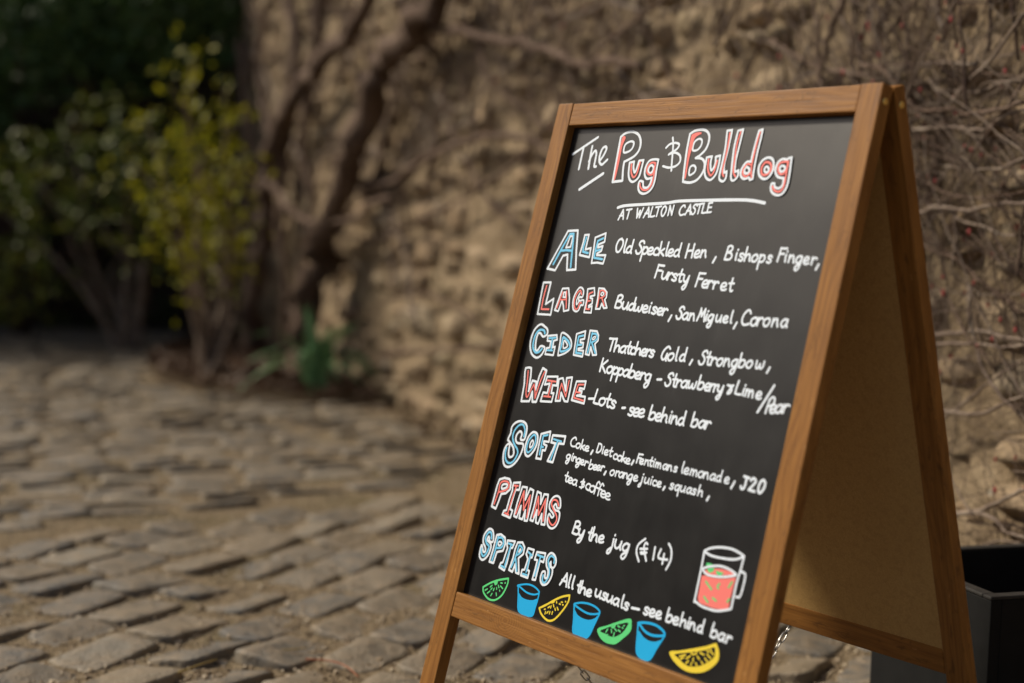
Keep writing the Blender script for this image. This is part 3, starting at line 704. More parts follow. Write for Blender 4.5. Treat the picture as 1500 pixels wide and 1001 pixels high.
# lettering and drawings: chalk paint on the front board
board = boards[0]; MF = frame_matrix(1); W0 = TH - RC
DATA = [
('lettering#1','w','s',391,0,1,[725,-2538,486,-2063]),
('lettering#1','w','s',392,0,1,[623,-2330,947,-2324]),
('lettering#1','w','s',389,0,1,[616,-2141,731,-2134,945,-2113]),
('lettering#1','w','s',387,0,1,[841,-2137,743,-2105,683,-2052,722,-2014,821,-2004,908,-1998,914,-1955]),
('lettering#1','w','s',385,0,1,[817,-1891,747,-1843,661,-1816,627,-1852,659,-1906,756,-1928,844,-1906,888,-1842,856,-1789,819,-1745]),
('lettering#1','w','s',469,0,1,[1246,-2201,1018,-1765]),
('lettering#2','w','s',377,0,1,[493,-1570,442,-1486,424,-1351,471,-1212,568,-1134,684,-1125,778,-1201,850,-1371]),
('lettering#2','w','s',377,0,1,[850,-1378,957,-1366,1121,-1325]),
('lettering#2','w','s',378,0,1,[1121,-1325,1137,-1524]),
('lettering#2','w','s',380,0,1,[1137,-1524,934,-1538,644,-1559,493,-1570]),
('lettering#2','w','s',324,1,1,[609,-1437,563,-1335,586,-1266,660,-1272,707,-1333,716,-1432]),
('lettering#2','r','p',0,1,1,[521,-1537,484,-1503,512,-1462,635,-1491,827,-1480,1084,-1479,1089,-1509,762,-1534]),
('lettering#2','w','s',349,0,1,[867,-1256,853,-1169]),
('lettering#2','w','s',347,0,1,[853,-1169,937,-1156,1006,-1109,959,-1087,843,-1072]),
('lettering#2','w','s',346,0,1,[843,-1072,834,-984]),
('lettering#2','w','s',347,0,1,[834,-984,960,-988,1064,-998,1122,-1055,1138,-1111,1106,-1176,1021,-1227,867,-1256]),
('lettering#2','r','s',294,0,1,[889,-1210,1000,-1180,1074,-1109,1022,-1058,865,-1042]),
('lettering#2','w','s',343,0,1,[833,-685,826,-762,846,-860,929,-907,1033,-895,1096,-829,1081,-737]),
('lettering#2','w','s',343,0,1,[1081,-737,1159,-741,1216,-782,1211,-859,1138,-891]),
('lettering#2','w','s',343,0,1,[1138,-891,1127,-962,1201,-968,1274,-921,1304,-828,1273,-733,1200,-676,1097,-665,962,-680,833,-685]),
('lettering#2','w','s',343,1,1,[909,-794,941,-746,993,-751,1024,-801,982,-837,930,-832]),
('lettering#2','r','s',264,0,1,[879,-730,873,-806,919,-866,992,-864,1034,-812,1034,-738,941,-724,889,-726]),
('lettering#2','r','s',264,0,1,[899,-730,1045,-705,1169,-708,1242,-759,1252,-845,1211,-919,1164,-942]),
('lettering#3','w','s',326,0,1,[668,-595,618,-531,605,-433,627,-354,688,-378,748,-489,763,-513]),
('lettering#3','w','s',325,0,1,[753,-487,739,-390,782,-290,864,-264,924,-330,943,-454,922,-571]),
('lettering#3','w','s',325,0,1,[531,-508,635,-467,841,-422,985,-390]),
('lettering#4','w','s',357,0,1,[488,-192,445,-100,439,52,497,160,599,192,708,164,787,78,817,18]),
('lettering#4','w','s',356,0,1,[817,18,828,133,889,207,999,214,1109,138,1149,11,1134,-120]),
('lettering#4','w','s',360,0,1,[1134,-120,987,-146,722,-181,488,-192]),
('lettering#4','w','s',307,1,1,[603,-71,559,7,586,64,656,65,711,12,709,-72]),
('lettering#4','w','s',306,1,1,[947,-46,917,8,948,60,1008,58,1048,-28]),
('lettering#4','r','p',0,1,1,[529,-157,494,-140,471,-63,473,14,494,21,522,-47,572,-87,693,-91,845,-99,1078,-81,1083,-108,946,-124,723,-152]),
('lettering#4','w','s',329,0,1,[814,225,801,317]),
('lettering#4','w','s',327,0,1,[801,317,890,317,990,362,911,405,807,387]),
('lettering#4','w','s',327,0,1,[807,387,793,463]),
('lettering#4','w','s',327,0,1,[793,463,912,473,1040,459,1114,387,1084,296,999,242,900,231,814,225]),
('lettering#4','r','s',277,0,1,[840,267,970,294,1055,369,991,417,862,431]),
('lettering#4','w','s',325,0,1,[467,491,459,575]),
('lettering#4','w','s',324,0,1,[459,575,558,579,775,579,913,574,1022,601]),
('lettering#4','w','s',324,0,1,[1022,601,1002,642]),
('lettering#4','w','s',324,0,1,[1002,642,1090,655,1135,616,1105,546,1031,530,853,529,685,524,467,491]),
('lettering#4','r','s',275,0,1,[498,547,736,566,992,565,1066,608]),
('lettering#4','w','s',325,0,1,[472,687,458,771]),
('lettering#4','w','s',324,0,1,[458,771,549,770,720,765,880,763,1013,790]),
('lettering#4','w','s',323,0,1,[1013,790,992,848]),
('lettering#4','w','s',324,0,1,[992,848,1072,858,1125,802,1093,749,943,718,718,685,568,683,472,687]),
('lettering#4','r','s',270,0,1,[489,738,644,720,847,739,1008,766,1072,822]),
('lettering#4','w','s',320,0,1,[482,1054,468,1112]),
('lettering#4','w','s',320,0,1,[468,1112,589,1114,779,1107,968,1115,1104,1128]),
('lettering#4','w','s',321,0,1,[1104,1128,1115,1082,1088,1060,1104,981,1061,911,977,900,887,958,883,1034]),
('lettering#4','w','s',321,0,1,[883,1034,767,1034,609,1043,482,1054]),
('lettering#4','w','s',348,1,1,[951,984,978,1034,1025,1034,1030,980,998,956,956,964]),
('lettering#4','r','s',267,0,1,[504,1081,641,1066,904,1061,999,1076,1083,1101]),
('lettering#4','r','s',267,0,1,[925,1053,914,980,987,931,1051,951,1072,1013,1031,1064]),
('lettering#4','w','s',343,1,1,[834,1331,877,1412,991,1438,1084,1391,1105,1315,1052,1224,948,1192,864,1237]),
('lettering#4','r','s',317,1,1,[891,1307,918,1383,1001,1401,1053,1341,1042,1269,969,1240,907,1270]),
('lettering#4','w','s',316,1,1,[949,1324,980,1367,1022,1352,1011,1308,969,1295]),
('lettering#4','w','s',326,0,1,[840,1702,849,1652,864,1636,858,1554,909,1489,1002,1482,1074,1537,1095,1610,1095,1644]),
('lettering#4','w','s',326,0,1,[1095,1644,1177,1654,1224,1607,1208,1536,1167,1517]),
('lettering#4','w','s',325,0,1,[1167,1517,1167,1470,1239,1477,1291,1533,1311,1619,1280,1690,1188,1730,1034,1725,840,1702]),
('lettering#4','w','s',313,1,1,[941,1578,962,1631,1003,1623,1013,1573,971,1547]),
('lettering#4','r','s',287,0,1,[890,1664,899,1553,951,1514,1033,1552,1044,1622,972,1668,901,1667]),
('lettering#4','r','s',286,0,1,[901,1660,1034,1672,1198,1680,1264,1633,1255,1549,1203,1494]),
('underline#5','w','s',410,0,1,[1500,-1291,1469,-1132,1441,-636,1423,-322,1397,-101,1382,380,1372,1090,1407,1414]),
('lettering#6','w','s',340,1,0,[1852,-2240,1839,-2028,2129,-1959,2397,-1880,2413,-2067,2191,-2132,2213,-2225,2429,-2326,2411,-2507,2114,-2365]),
('lettering#6','w','s',283,1,0,[1928,-2161,1923,-2103,2082,-2106,2093,-2202]),
('lettering#6','b','s',340,0,0,[2343,-2398,2103,-2288,1895,-2179,1890,-2101,2059,-2063,2366,-1999]),
('lettering#6','b','s',340,0,0,[2141,-2286,2130,-2186,2133,-2071]),
('lettering#6','w','s',316,1,0,[1901,-1850,1895,-1763,2107,-1766,2081,-1659,2212,-1646,2188,-1865,2000,-1848]),
('lettering#6','b','s',316,0,0,[1933,-1805,2080,-1820,2138,-1810,2155,-1693]),
('lettering#6','w','s',312,1,0,[1931,-1613,1864,-1413,1986,-1398,2029,-1518,2069,-1510,2044,-1416,2116,-1423,2155,-1501,2177,-1494,2170,-1313,2289,-1325,2280,-1453,2292,-1568,2108,-1589]),
('lettering#6','b','s',313,0,0,[1937,-1442,1976,-1542,2099,-1548,2215,-1541,2229,-1362]),
('lettering#6','b','s',313,0,0,[2121,-1541,2096,-1452]),
('lettering#7','w','s',304,1,0,[2617,-2522,2605,-2357,2923,-2359,2834,-2211,3066,-2195,3075,-2491,2844,-2507]),
('lettering#7','r','s',264,0,0,[2661,-2434,2825,-2445,2999,-2431,2991,-2265]),
('lettering#7','w','s',280,1,0,[2679,-2065,2668,-1935,2805,-1868,2973,-1826,2996,-1926,2920,-1960,2849,-2016,3004,-2045,2994,-2128,2843,-2097]),
('lettering#7','w','s',260,1,0,[2732,-2016,2726,-1981,2798,-1955,2798,-2010]),
('lettering#7','r','s',240,0,0,[2960,-2091,2729,-2041]),
('lettering#7','r','s',239,0,0,[2713,-1962,2824,-1928,2946,-1890]),
('lettering#7','r','s',240,0,0,[2839,-2038,2828,-1932]),
('lettering#7','w','s',276,1,1,[2642,-1688,2680,-1603,2772,-1594,2776,-1652,2808,-1664,2829,-1633,2816,-1555,2885,-1543,2888,-1589,2959,-1611,2981,-1662,2951,-1732,2830,-1775,2720,-1755]),
('lettering#7','w','s',237,0,1,[2723,-1665,2810,-1699,2886,-1682,2845,-1651]),
('lettering#7','r','s',237,0,1,[2736,-1625,2684,-1673,2750,-1732,2859,-1741,2948,-1686,2929,-1633,2859,-1622,2857,-1588]),
('lettering#7','w','s',274,1,0,[2656,-1518,2633,-1386,2734,-1345,2755,-1431,2777,-1423,2782,-1375,2850,-1357,2884,-1420,2907,-1412,2884,-1351,2978,-1335,2981,-1485,2804,-1489]),
('lettering#7','r','s',235,0,0,[2692,-1401,2718,-1467,2857,-1471,2933,-1461,2932,-1392]),
('lettering#7','r','s',235,0,0,[2821,-1448,2815,-1410]),
('lettering#7','w','s',271,1,0,[2632,-1289,2633,-1180,2682,-1106,2749,-1094,2781,-1117,2889,-1035,2897,-1094,2837,-1160,2913,-1174,2919,-1258,2783,-1265]),
('lettering#7','w','s',213,1,1,[2711,-1221,2683,-1197,2704,-1161,2728,-1187]),
('lettering#7','r','s',213,0,1,[2668,-1253,2657,-1194,2691,-1131,2737,-1144,2764,-1214]),
('lettering#7','r','s',214,0,1,[2668,-1253,2766,-1242,2887,-1234]),
('lettering#7','r','s',213,0,1,[2762,-1181,2863,-1095]),
('lettering#8','w','s',329,1,1,[3216,-2366,3242,-2260,3281,-2186,3348,-2174,3385,-2250,3345,-2318,3349,-2371,3434,-2387,3538,-2367,3596,-2333,3577,-2292,3521,-2253,3535,-2158,3612,-2172,3669,-2222,3691,-2298,3649,-2410,3549,-2484,3429,-2504,3296,-2469]),
('lettering#8','b','s',329,0,1,[3337,-2225,3295,-2265,3299,-2359,3361,-2421,3461,-2438,3558,-2414,3619,-2337,3604,-2258,3555,-2211]),
('lettering#8','w','s',287,1,0,[3365,-2144,3338,-1954,3403,-1924,3423,-1993,3520,-1981,3501,-1935,3623,-1932,3625,-2113,3539,-2115,3526,-2049,3436,-2053,3435,-2130]),
('lettering#8','b','s',268,0,1,[3395,-2103,3376,-1963]),
('lettering#8','b','s',268,0,1,[3389,-2035,3551,-2005]),
('lettering#8','b','s',268,0,1,[3566,-2088,3560,-1972]),
('lettering#8','w','s',284,1,1,[3308,-1860,3308,-1768,3358,-1658,3427,-1599,3500,-1596,3566,-1675,3615,-1807,3595,-1831,3448,-1844]),
('lettering#8','w','s',246,1,1,[3404,-1768,3435,-1699,3477,-1672,3506,-1748]),
('lettering#8','b','s',322,0,1,[3363,-1806,3467,-1803,3555,-1794,3529,-1676,3480,-1614,3404,-1676,3355,-1797]),
('lettering#8','w','s',280,1,0,[3289,-1535,3235,-1364,3343,-1348,3361,-1431,3396,-1418,3398,-1351,3463,-1339,3485,-1431,3507,-1424,3504,-1313,3587,-1306,3579,-1499,3441,-1515]),
('lettering#8','b','s',299,0,0,[3299,-1386,3321,-1479,3438,-1471,3547,-1460,3547,-1342]),
('lettering#8','b','s',299,0,0,[3437,-1460,3426,-1380]),
('lettering#8','w','s',278,1,0,[3220,-1269,3219,-1126,3273,-1075,3344,-1061,3392,-1110,3536,-1027,3546,-1100,3441,-1180,3553,-1174,3546,-1254,3383,-1256]),
('lettering#8','w','s',204,1,1,[3311,-1177,3292,-1133,3321,-1134,3339,-1172]),
('lettering#8','b','s',278,0,1,[3248,-1215,3379,-1213,3524,-1217]),
('lettering#8','b','s',278,0,1,[3262,-1210,3256,-1135,3303,-1086,3349,-1114,3376,-1181]),
('lettering#8','b','s',277,0,1,[3376,-1181,3517,-1055]),
('lettering#9','w','s',331,1,0,[3861,-2470,3844,-2407,3848,-2347,3954,-2319,4174,-2289,4019,-2255,4024,-2167,4136,-2142,3941,-2129,3823,-2093,3849,-1999,3971,-2005,4153,-2039,4303,-2069,4309,-2152,4172,-2203,4310,-2221,4331,-2398,4087,-2420,3911,-2469]),
('lettering#9','r','s',240,0,1,[3894,-2402,4045,-2366,4201,-2337,4261,-2291,4155,-2244,4064,-2203]),
('lettering#9','r','s',238,0,1,[4064,-2203,4165,-2143,4254,-2110]),
('lettering#9','r','s',238,0,1,[4254,-2110,4015,-2079,3867,-2032]),
('lettering#9','w','s',308,1,0,[3930,-1952,3907,-1727,4031,-1704,4034,-1792,4146,-1784,4140,-1731,4263,-1735,4281,-1975,4155,-1960,4155,-1870,4020,-1863,4045,-1966,4002,-1960]),
('lettering#9','r','s',254,0,1,[3981,-1928,3979,-1745]),
('lettering#9','r','s',254,0,1,[3988,-1825,4187,-1836]),
('lettering#9','r','s',254,0,1,[4205,-1930,4198,-1781]),
('lettering#9','w','s',305,1,0,[3938,-1688,3915,-1609,4078,-1490,3907,-1530,3885,-1419,4054,-1402,4220,-1396,4221,-1466,4115,-1575,4228,-1556,4240,-1656,4083,-1663]),
('lettering#9','r','s',233,0,0,[4203,-1609,4106,-1617,3993,-1608,4158,-1461,3935,-1466]),
('lettering#9','w','s',300,1,0,[3929,-1307,3909,-1118,4015,-1117,4012,-1213,4047,-1212,4047,-1153,4095,-1152,4119,-1239,4115,-1061,4207,-1054,4190,-1320,4030,-1313]),
('lettering#9','r','s',248,0,0,[3957,-1148,3968,-1255,4067,-1274,4152,-1286,4172,-1077]),
('lettering#9','r','s',248,0,0,[4073,-1266,4071,-1182]),
('lettering#10','w','s',341,1,1,[4607,-2310,4617,-2205,4671,-2141,4770,-2123,4849,-2137,4853,-2217,4782,-2212,4746,-2264,4796,-2321,4867,-2325,4914,-2270,4907,-2159,4933,-2124,5019,-2129,5134,-2174,5224,-2253,5270,-2351,5253,-2447,5168,-2506,5052,-2524,4968,-2485,4960,-2431,5061,-2418,5126,-2380,5117,-2320,5066,-2294,4980,-2346,4917,-2460,4891,-2496,4800,-2466,4715,-2473,4644,-2411]),
('lettering#10','b','s',301,0,1,[4806,-2159,4721,-2166,4652,-2230,4663,-2314,4752,-2395,4847,-2403,4932,-2339,5003,-2236,5070,-2211,5170,-2261,5214,-2346,5181,-2436,5093,-2482,5015,-2480]),
('lettering#10','w','s',337,1,1,[4716,-1956,4744,-1872,4847,-1840,4958,-1866,5055,-1953,5044,-2032,4957,-2077,4824,-2065,4748,-2019]),
('lettering#10','w','s',277,1,1,[4832,-1956,4858,-1922,4914,-1932,4935,-1974,4882,-1981]),
('lettering#10','b','s',277,1,1,[4752,-1937,4792,-1891,4900,-1888,5004,-1972,4982,-2031,4866,-2037,4791,-1990]),
('lettering#10','w','s',314,1,0,[4722,-1795,4663,-1611,4805,-1595,4812,-1701,4849,-1693,4862,-1622,4932,-1632,4933,-1692,5057,-1677,5061,-1785,4901,-1789]),
('lettering#10','b','s',294,0,0,[4718,-1651,4741,-1739,4878,-1737,4999,-1729]),
('lettering#10','b','s',294,0,0,[4893,-1731,4891,-1690]),
('lettering#10','w','s',330,1,0,[4706,-1541,4686,-1276,4790,-1273,4798,-1382,4914,-1400,5063,-1416,5061,-1530,4902,-1475,4807,-1444,4805,-1541]),
('lettering#10','b','s',272,0,1,[4755,-1505,4765,-1335]),
('lettering#10','b','s',272,0,1,[4773,-1415,5038,-1473]),
('lettering#11','w','s',338,1,0,[5467,-2473,5429,-2371,5428,-2256,5476,-2202,5562,-2191,5631,-2265,5656,-2363,5760,-2381,5874,-2410,5857,-2511,5728,-2503,5559,-2495]),
('lettering#11','w','s',316,1,1,[5527,-2377,5507,-2284,5550,-2281,5584,-2377]),
('lettering#11','r','s',271,0,1,[5818,-2468,5637,-2436,5523,-2437,5479,-2381,5472,-2283,5516,-2230,5583,-2269,5639,-2421]),
('lettering#11','w','s',313,1,0,[5463,-2144,5435,-1999,5537,-1988,5550,-2068,5665,-2081,5823,-2091,5838,-2029,5940,-2046,5926,-2231,5871,-2216,5853,-2165,5695,-2154,5569,-2131,5528,-2147]),
('lettering#11','r','s',268,0,1,[5498,-2123,5489,-2035]),
('lettering#11','r','s',268,0,1,[5507,-2070,5677,-2097,5880,-2119]),
('lettering#11','r','s',268,0,1,[5896,-2185,5906,-2095]),
('lettering#11','w','s',309,1,0,[5485,-1931,5477,-1829,5645,-1808,5482,-1758,5495,-1678,5647,-1669,5915,-1665,5921,-1725,5782,-1756,5913,-1776,5909,-1847,5741,-1869,5910,-1903,5901,-1970,5714,-1963,5608,-1947]),
('lettering#11','r','s',265,0,0,[5866,-1941,5536,-1877,5788,-1795,5571,-1725,5872,-1688]),
('lettering#11','w','s',305,1,0,[5497,-1588,5508,-1503,5646,-1465,5506,-1436,5500,-1351,5640,-1333,5900,-1284,5905,-1356,5769,-1393,5909,-1422,5902,-1478,5739,-1512,5897,-1542,5891,-1605,5718,-1588]),
('lettering#11','r','s',261,0,0,[5844,-1555,5558,-1545,5797,-1457,5564,-1381,5855,-1334]),
('lettering#11','w','s',301,1,1,[5485,-1164,5514,-1088,5624,-1048,5635,-1109,5592,-1151,5631,-1183,5673,-1135,5682,-1046,5777,-1019,5874,-1049,5921,-1124,5896,-1212,5819,-1254,5742,-1242,5780,-1175,5757,-1138,5721,-1170,5677,-1253,5606,-1279,5524,-1242]),
('lettering#11','r','s',258,0,1,[5606,-1087,5548,-1141,5549,-1220,5607,-1238,5671,-1175,5739,-1085,5810,-1065,5874,-1115,5850,-1189,5799,-1234]),
('lettering#12','w','s',326,1,1,[6170,-2445,6190,-2347,6317,-2298,6331,-2374,6271,-2413,6323,-2434,6363,-2337,6436,-2316,6539,-2349,6610,-2435,6574,-2523,6470,-2539,6414,-2528,6494,-2464,6485,-2419,6431,-2440,6368,-2514,6262,-2523]),
('lettering#12','b','s',326,0,1,[6288,-2350,6216,-2378,6218,-2442,6303,-2482,6371,-2431,6406,-2360,6497,-2381,6557,-2439,6512,-2506,6464,-2509]),
('lettering#12','w','s',322,1,0,[6220,-2247,6194,-2161,6222,-2055,6301,-2017,6400,-2034,6444,-2160,6602,-2179,6602,-2276,6444,-2257]),
('lettering#12','w','s',273,1,1,[6294,-2155,6306,-2094,6348,-2134,6331,-2172]),
('lettering#12','b','s',323,0,1,[6241,-2207,6414,-2204,6572,-2223]),
('lettering#12','b','s',322,0,1,[6248,-2189,6234,-2115,6290,-2061,6361,-2081,6391,-2181]),
('lettering#12','w','s',307,1,0,[6247,-1983,6229,-1818,6325,-1844,6333,-1887,6542,-1885,6651,-1906,6629,-2033,6569,-2017,6551,-1976,6345,-1946,6303,-1977]),
('lettering#12','b','s',295,0,1,[6280,-1955,6285,-1859]),
('lettering#12','b','s',295,0,1,[6295,-1886,6577,-1919]),
('lettering#12','b','s',295,0,1,[6603,-1996,6613,-1905]),
('lettering#12','w','s',317,1,0,[6232,-1755,6212,-1655,6266,-1589,6359,-1584,6431,-1664,6630,-1581,6626,-1651,6524,-1706,6632,-1726,6621,-1808,6454,-1779,6331,-1779]),
('lettering#12','w','s',243,1,1,[6346,-1688,6304,-1666,6344,-1651]),
('lettering#12','b','s',292,0,1,[6259,-1698,6291,-1625,6352,-1648,6405,-1720]),
('lettering#12','b','s',293,0,1,[6266,-1711,6445,-1736,6576,-1771]),
('lettering#12','b','s',292,0,1,[6451,-1718,6604,-1637]),
('lettering#12','w','s',302,1,0,[6263,-1506,6262,-1378,6366,-1384,6374,-1426,6542,-1424,6550,-1376,6644,-1378,6639,-1532,6564,-1530,6553,-1480,6400,-1462,6346,-1520]),
('lettering#12','b','s',290,0,1,[6311,-1488,6340,-1394]),
('lettering#12','b','s',289,0,1,[6347,-1429,6572,-1435]),
('lettering#12','b','s',289,0,1,[6613,-1496,6612,-1405]),
('lettering#12','w','s',299,1,0,[6276,-1306,6259,-1127,6379,-1127,6375,-1202,6636,-1209,6641,-1274,6490,-1263,6378,-1260,6381,-1319]),
('lettering#12','b','s',287,0,1,[6309,-1286,6317,-1142]),
('lettering#12','b','s',287,0,1,[6331,-1211,6587,-1242]),
('lettering#12','w','s',308,1,1,[6233,-1019,6255,-924,6328,-875,6406,-898,6400,-958,6340,-980,6397,-988,6428,-918,6516,-901,6626,-948,6664,-1036,6614,-1106,6513,-1107,6492,-1048,6561,-1030,6561,-986,6470,-990,6409,-1049,6313,-1077]),
('lettering#12','b','s',284,0,1,[6345,-913,6283,-928,6271,-1005,6342,-1037,6432,-982,6527,-955,6629,-1005,6614,-1062,6543,-1073]),
('citrus_drawing#13','g','s',277,0,1,[6962,-2281,6874,-2142,6799,-1978,6736,-1782]),
('citrus_drawing#13','g','s',276,0,1,[6736,-1782,6817,-1773,6962,-1827,7054,-1923,7090,-2028,7083,-2135,7027,-2248,6962,-2281]),
('citrus_drawing#13','g','p',0,1,1,[6847,-2078,6810,-1988,6860,-1991,6887,-2033]),
('citrus_drawing#13','g','s',197,0,1,[6995,-2223,6968,-2181]),
('citrus_drawing#13','g','s',197,0,1,[7021,-2159,6984,-2114]),
('citrus_drawing#13','g','s',196,0,1,[7037,-2071,7003,-2054]),
('citrus_drawing#13','g','s',195,0,1,[7010,-1948,6979,-1967]),
('citrus_drawing#13','g','s',196,0,1,[6960,-2041,6927,-2032]),
('citrus_drawing#13','g','s',195,0,1,[6927,-1973,6907,-1983]),
('citrus_drawing#13','g','s',195,0,1,[6870,-1957,6896,-1933]),
('citrus_drawing#13','g','s',195,0,1,[6868,-1907,6891,-1847]),
('citrus_drawing#13','g','s',195,0,1,[6937,-1895,6926,-1906]),
('citrus_drawing#13','g','s',195,0,1,[6826,-1916,6823,-1880]),
('citrus_drawing#13','g','s',194,0,1,[6811,-1826,6804,-1814]),
('citrus_drawing#13','g','s',196,0,1,[6928,-2121,6898,-2088]),
('citrus_drawing#13','g','s',196,0,1,[6958,-2094,6931,-2075]),
('glass_drawing#14','d','p',0,1,1,[6880,-1496,6914,-1413,6920,-1283,6898,-1166,6868,-1087,7008,-1097,7090,-1101,7121,-1180,7119,-1321,7091,-1424]),
('glass_drawing#14','d','s',246,1,1,[6784,-1554,6727,-1370,6724,-1217,6768,-1083,6806,-1117,6830,-1205,6830,-1345,6790,-1502]),
('glass_drawing#14','d','s',246,0,1,[6785,-1540,6906,-1494,7083,-1431,7119,-1321,7117,-1182,7086,-1103,6989,-1091,6857,-1077,6772,-1081]),
('citrus_drawing#15','y','s',285,0,1,[6970,-1008,6894,-879,6806,-749,6727,-604,6682,-476]),
('citrus_drawing#15','y','s',284,0,1,[6682,-476,6765,-472,6898,-543,7033,-653,7082,-756,7071,-855,7026,-953,6970,-1008]),
('citrus_drawing#15','y','p',0,1,1,[6846,-815,6786,-716,6837,-738,6860,-783]),
('citrus_drawing#15','y','s',198,0,1,[6963,-901,6955,-884]),
('citrus_drawing#15','y','s',198,0,1,[7015,-868,6985,-866]),
('citrus_drawing#15','y','s',198,0,1,[6999,-834,6973,-816]),
('citrus_drawing#15','y','s',197,0,1,[6995,-781,6965,-779]),
('citrus_drawing#15','y','s',197,0,1,[6988,-730,6954,-729]),
('citrus_drawing#15','y','s',198,0,1,[6926,-833,6904,-808]),
('citrus_drawing#15','y','s',197,0,1,[6919,-782,6889,-780]),
('citrus_drawing#15','y','s',197,0,1,[6863,-742,6889,-723]),
('citrus_drawing#15','y','s',197,0,1,[6903,-694,6925,-677]),
('citrus_drawing#15','y','s',196,0,1,[6882,-655,6909,-625]),
('citrus_drawing#15','y','s',197,0,1,[6814,-693,6829,-683]),
('citrus_drawing#15','y','s',196,0,1,[6829,-627,6829,-607]),
('citrus_drawing#15','y','s',196,0,1,[6798,-599,6796,-573]),
('citrus_drawing#15','y','s',196,0,1,[6827,-562,6824,-549]),
('citrus_drawing#15','y','s',195,0,1,[6772,-522,6778,-513]),
('glass_drawing#16','d','p',0,1,1,[6843,-326,6881,-247,6903,-139,6896,-12,6855,87,6812,135,6967,98,7090,63,7137,-34,7147,-153,7107,-257]),
('glass_drawing#16','d','s',264,1,1,[6764,-347,6718,-204,6704,-37,6724,97,6765,160,6801,82,6823,-52,6806,-202,6778,-328]),
('glass_drawing#16','d','s',264,0,1,[6773,-347,6949,-296,7106,-254,7147,-153,7135,-35,7088,55,6947,105,6769,162]),
('citrus_drawing#17','g','p',0,1,1,[6966,182,6888,335,6805,499,6709,716,6773,768,6861,773,6969,676,7062,573,7086,486,7091,378,7056,262]),
('citrus_drawing#17','k','p',0,1,1,[6965,251,6768,675,6837,685,6924,621,6995,496,6988,356]),
('citrus_drawing#17','g','p',0,1,1,[6886,410,6843,498,6885,485,6898,449]),
('citrus_drawing#17','g','s',200,0,1,[6967,349,6926,369]),
('citrus_drawing#17','g','s',199,0,1,[6915,434,6947,452]),
('citrus_drawing#17','g','s',199,0,1,[6989,501,6939,501]),
('citrus_drawing#17','g','s',199,0,1,[6891,494,6909,534]),
('citrus_drawing#17','g','s',198,0,1,[6889,561,6902,600]),
('citrus_drawing#17','g','s',198,0,1,[6845,540,6850,575]),
('citrus_drawing#17','g','s',198,0,1,[6848,622,6849,636]),
('citrus_drawing#17','g','s',198,0,1,[6821,640,6814,651]),
('citrus_drawing#17','g','s',200,0,1,[6989,391,6990,394]),
('glass_drawing#18','d','p',0,1,1,[6820,905,6866,1012,6887,1123,6873,1234,6839,1319,6967,1278,7073,1236,7119,1161,7118,1044,7059,943]),
('glass_drawing#18','d','s',319,1,1,[6730,875,6692,1019,6684,1185,6715,1310,6755,1361,6791,1284,6813,1137,6794,1014,6746,920]),
('glass_drawing#18','d','s',251,0,1,[6738,878,6856,904,7057,952,7114,1043,7115,1160,7076,1224,6940,1282,6771,1366]),
('citrus_drawing#19','y','p',0,1,1,[6925,1503,6878,1651,6792,1881,6720,2064,6655,2191,6669,2223,6737,2276,6828,2292,6902,2248,6980,2165,7036,2061,7069,1934,7075,1819,7049,1684,6987,1551]),
('citrus_drawing#19','k','p',0,1,1,[6933,1598,6853,1831,6775,2047,6706,2187,6752,2215,6809,2219,6884,2148,6951,2055,6990,1958,7012,1854,6998,1759,6963,1664]),
('citrus_drawing#19','y','s',201,0,1,[6845,1843,6865,1870,6859,1902,6840,1931,6812,1936]),
('citrus_drawing#19','y','s',203,0,1,[6940,1678,6900,1770]),
('citrus_drawing#19','y','s',203,0,1,[6962,1706,6937,1747]),
('citrus_drawing#19','y','s',202,0,1,[6937,1796,6893,1847]),
('citrus_drawing#19','y','s',202,0,1,[6991,1806,6954,1836]),
('citrus_drawing#19','y','s',201,0,1,[6907,1904,6944,1912]),
('citrus_drawing#19','y','s',201,0,1,[6993,1890,6963,1894]),
('citrus_drawing#19','y','s',200,0,1,[6947,1958,6969,1985]),
('citrus_drawing#19','y','s',200,0,1,[6869,1960,6892,2002]),
('citrus_drawing#19','y','s',200,0,1,[6818,1992,6826,2056]),
('citrus_drawing#19','y','s',200,0,1,[6911,2042,6931,2075]),
('citrus_drawing#19','y','s',199,0,1,[6861,2087,6887,2136]),
('citrus_drawing#19','y','s',199,0,1,[6809,2105,6837,2174]),
('citrus_drawing#19','y','s',199,0,1,[6768,2092,6778,2132]),
('citrus_drawing#19','y','s',199,0,1,[6743,2138,6754,2159]),
('citrus_drawing#19','y','s',199,0,1,[6769,2167,6788,2206]),
('jug_drawing#20','r','p',0,1,1,[5891,1768,5841,1897,5815,2044,5820,2200,5836,2255,5877,2102,5903,1955,5916,1828]),
('jug_drawing#20','r','p',0,1,1,[5948,1766,5942,1928,5912,2113,5865,2270,5932,2278,6128,2268,6234,2263,6277,2097,6279,1942,6256,1777,6101,1754,5990,1746]),
('jug_drawing#20','g','p',0,1,1,[5799,1779,5797,1883,5865,1917,5898,1849,5855,1803]),
('jug_drawing#20','g','p',0,1,1,[5854,1946,5854,2082,5894,2043,5894,1978]),
('jug_drawing#20','g','s',242,0,1,[6009,1831,6078,1945]),
('jug_drawing#20','g','s',240,0,1,[5990,2053,6022,2031,6046,2051]),
('jug_drawing#20','g','s',238,0,1,[5927,2239,5999,2204]),
('jug_drawing#20','g','s',242,0,1,[6186,1860,6234,1934]),
('jug_drawing#20','g','s',240,0,1,[6169,1999,6189,2057]),
('jug_drawing#20','g','s',238,0,1,[6126,2255,6163,2235]),
('jug_drawing#20','w','s',293,0,1,[5668,1704,5920,1717,6277,1723]),
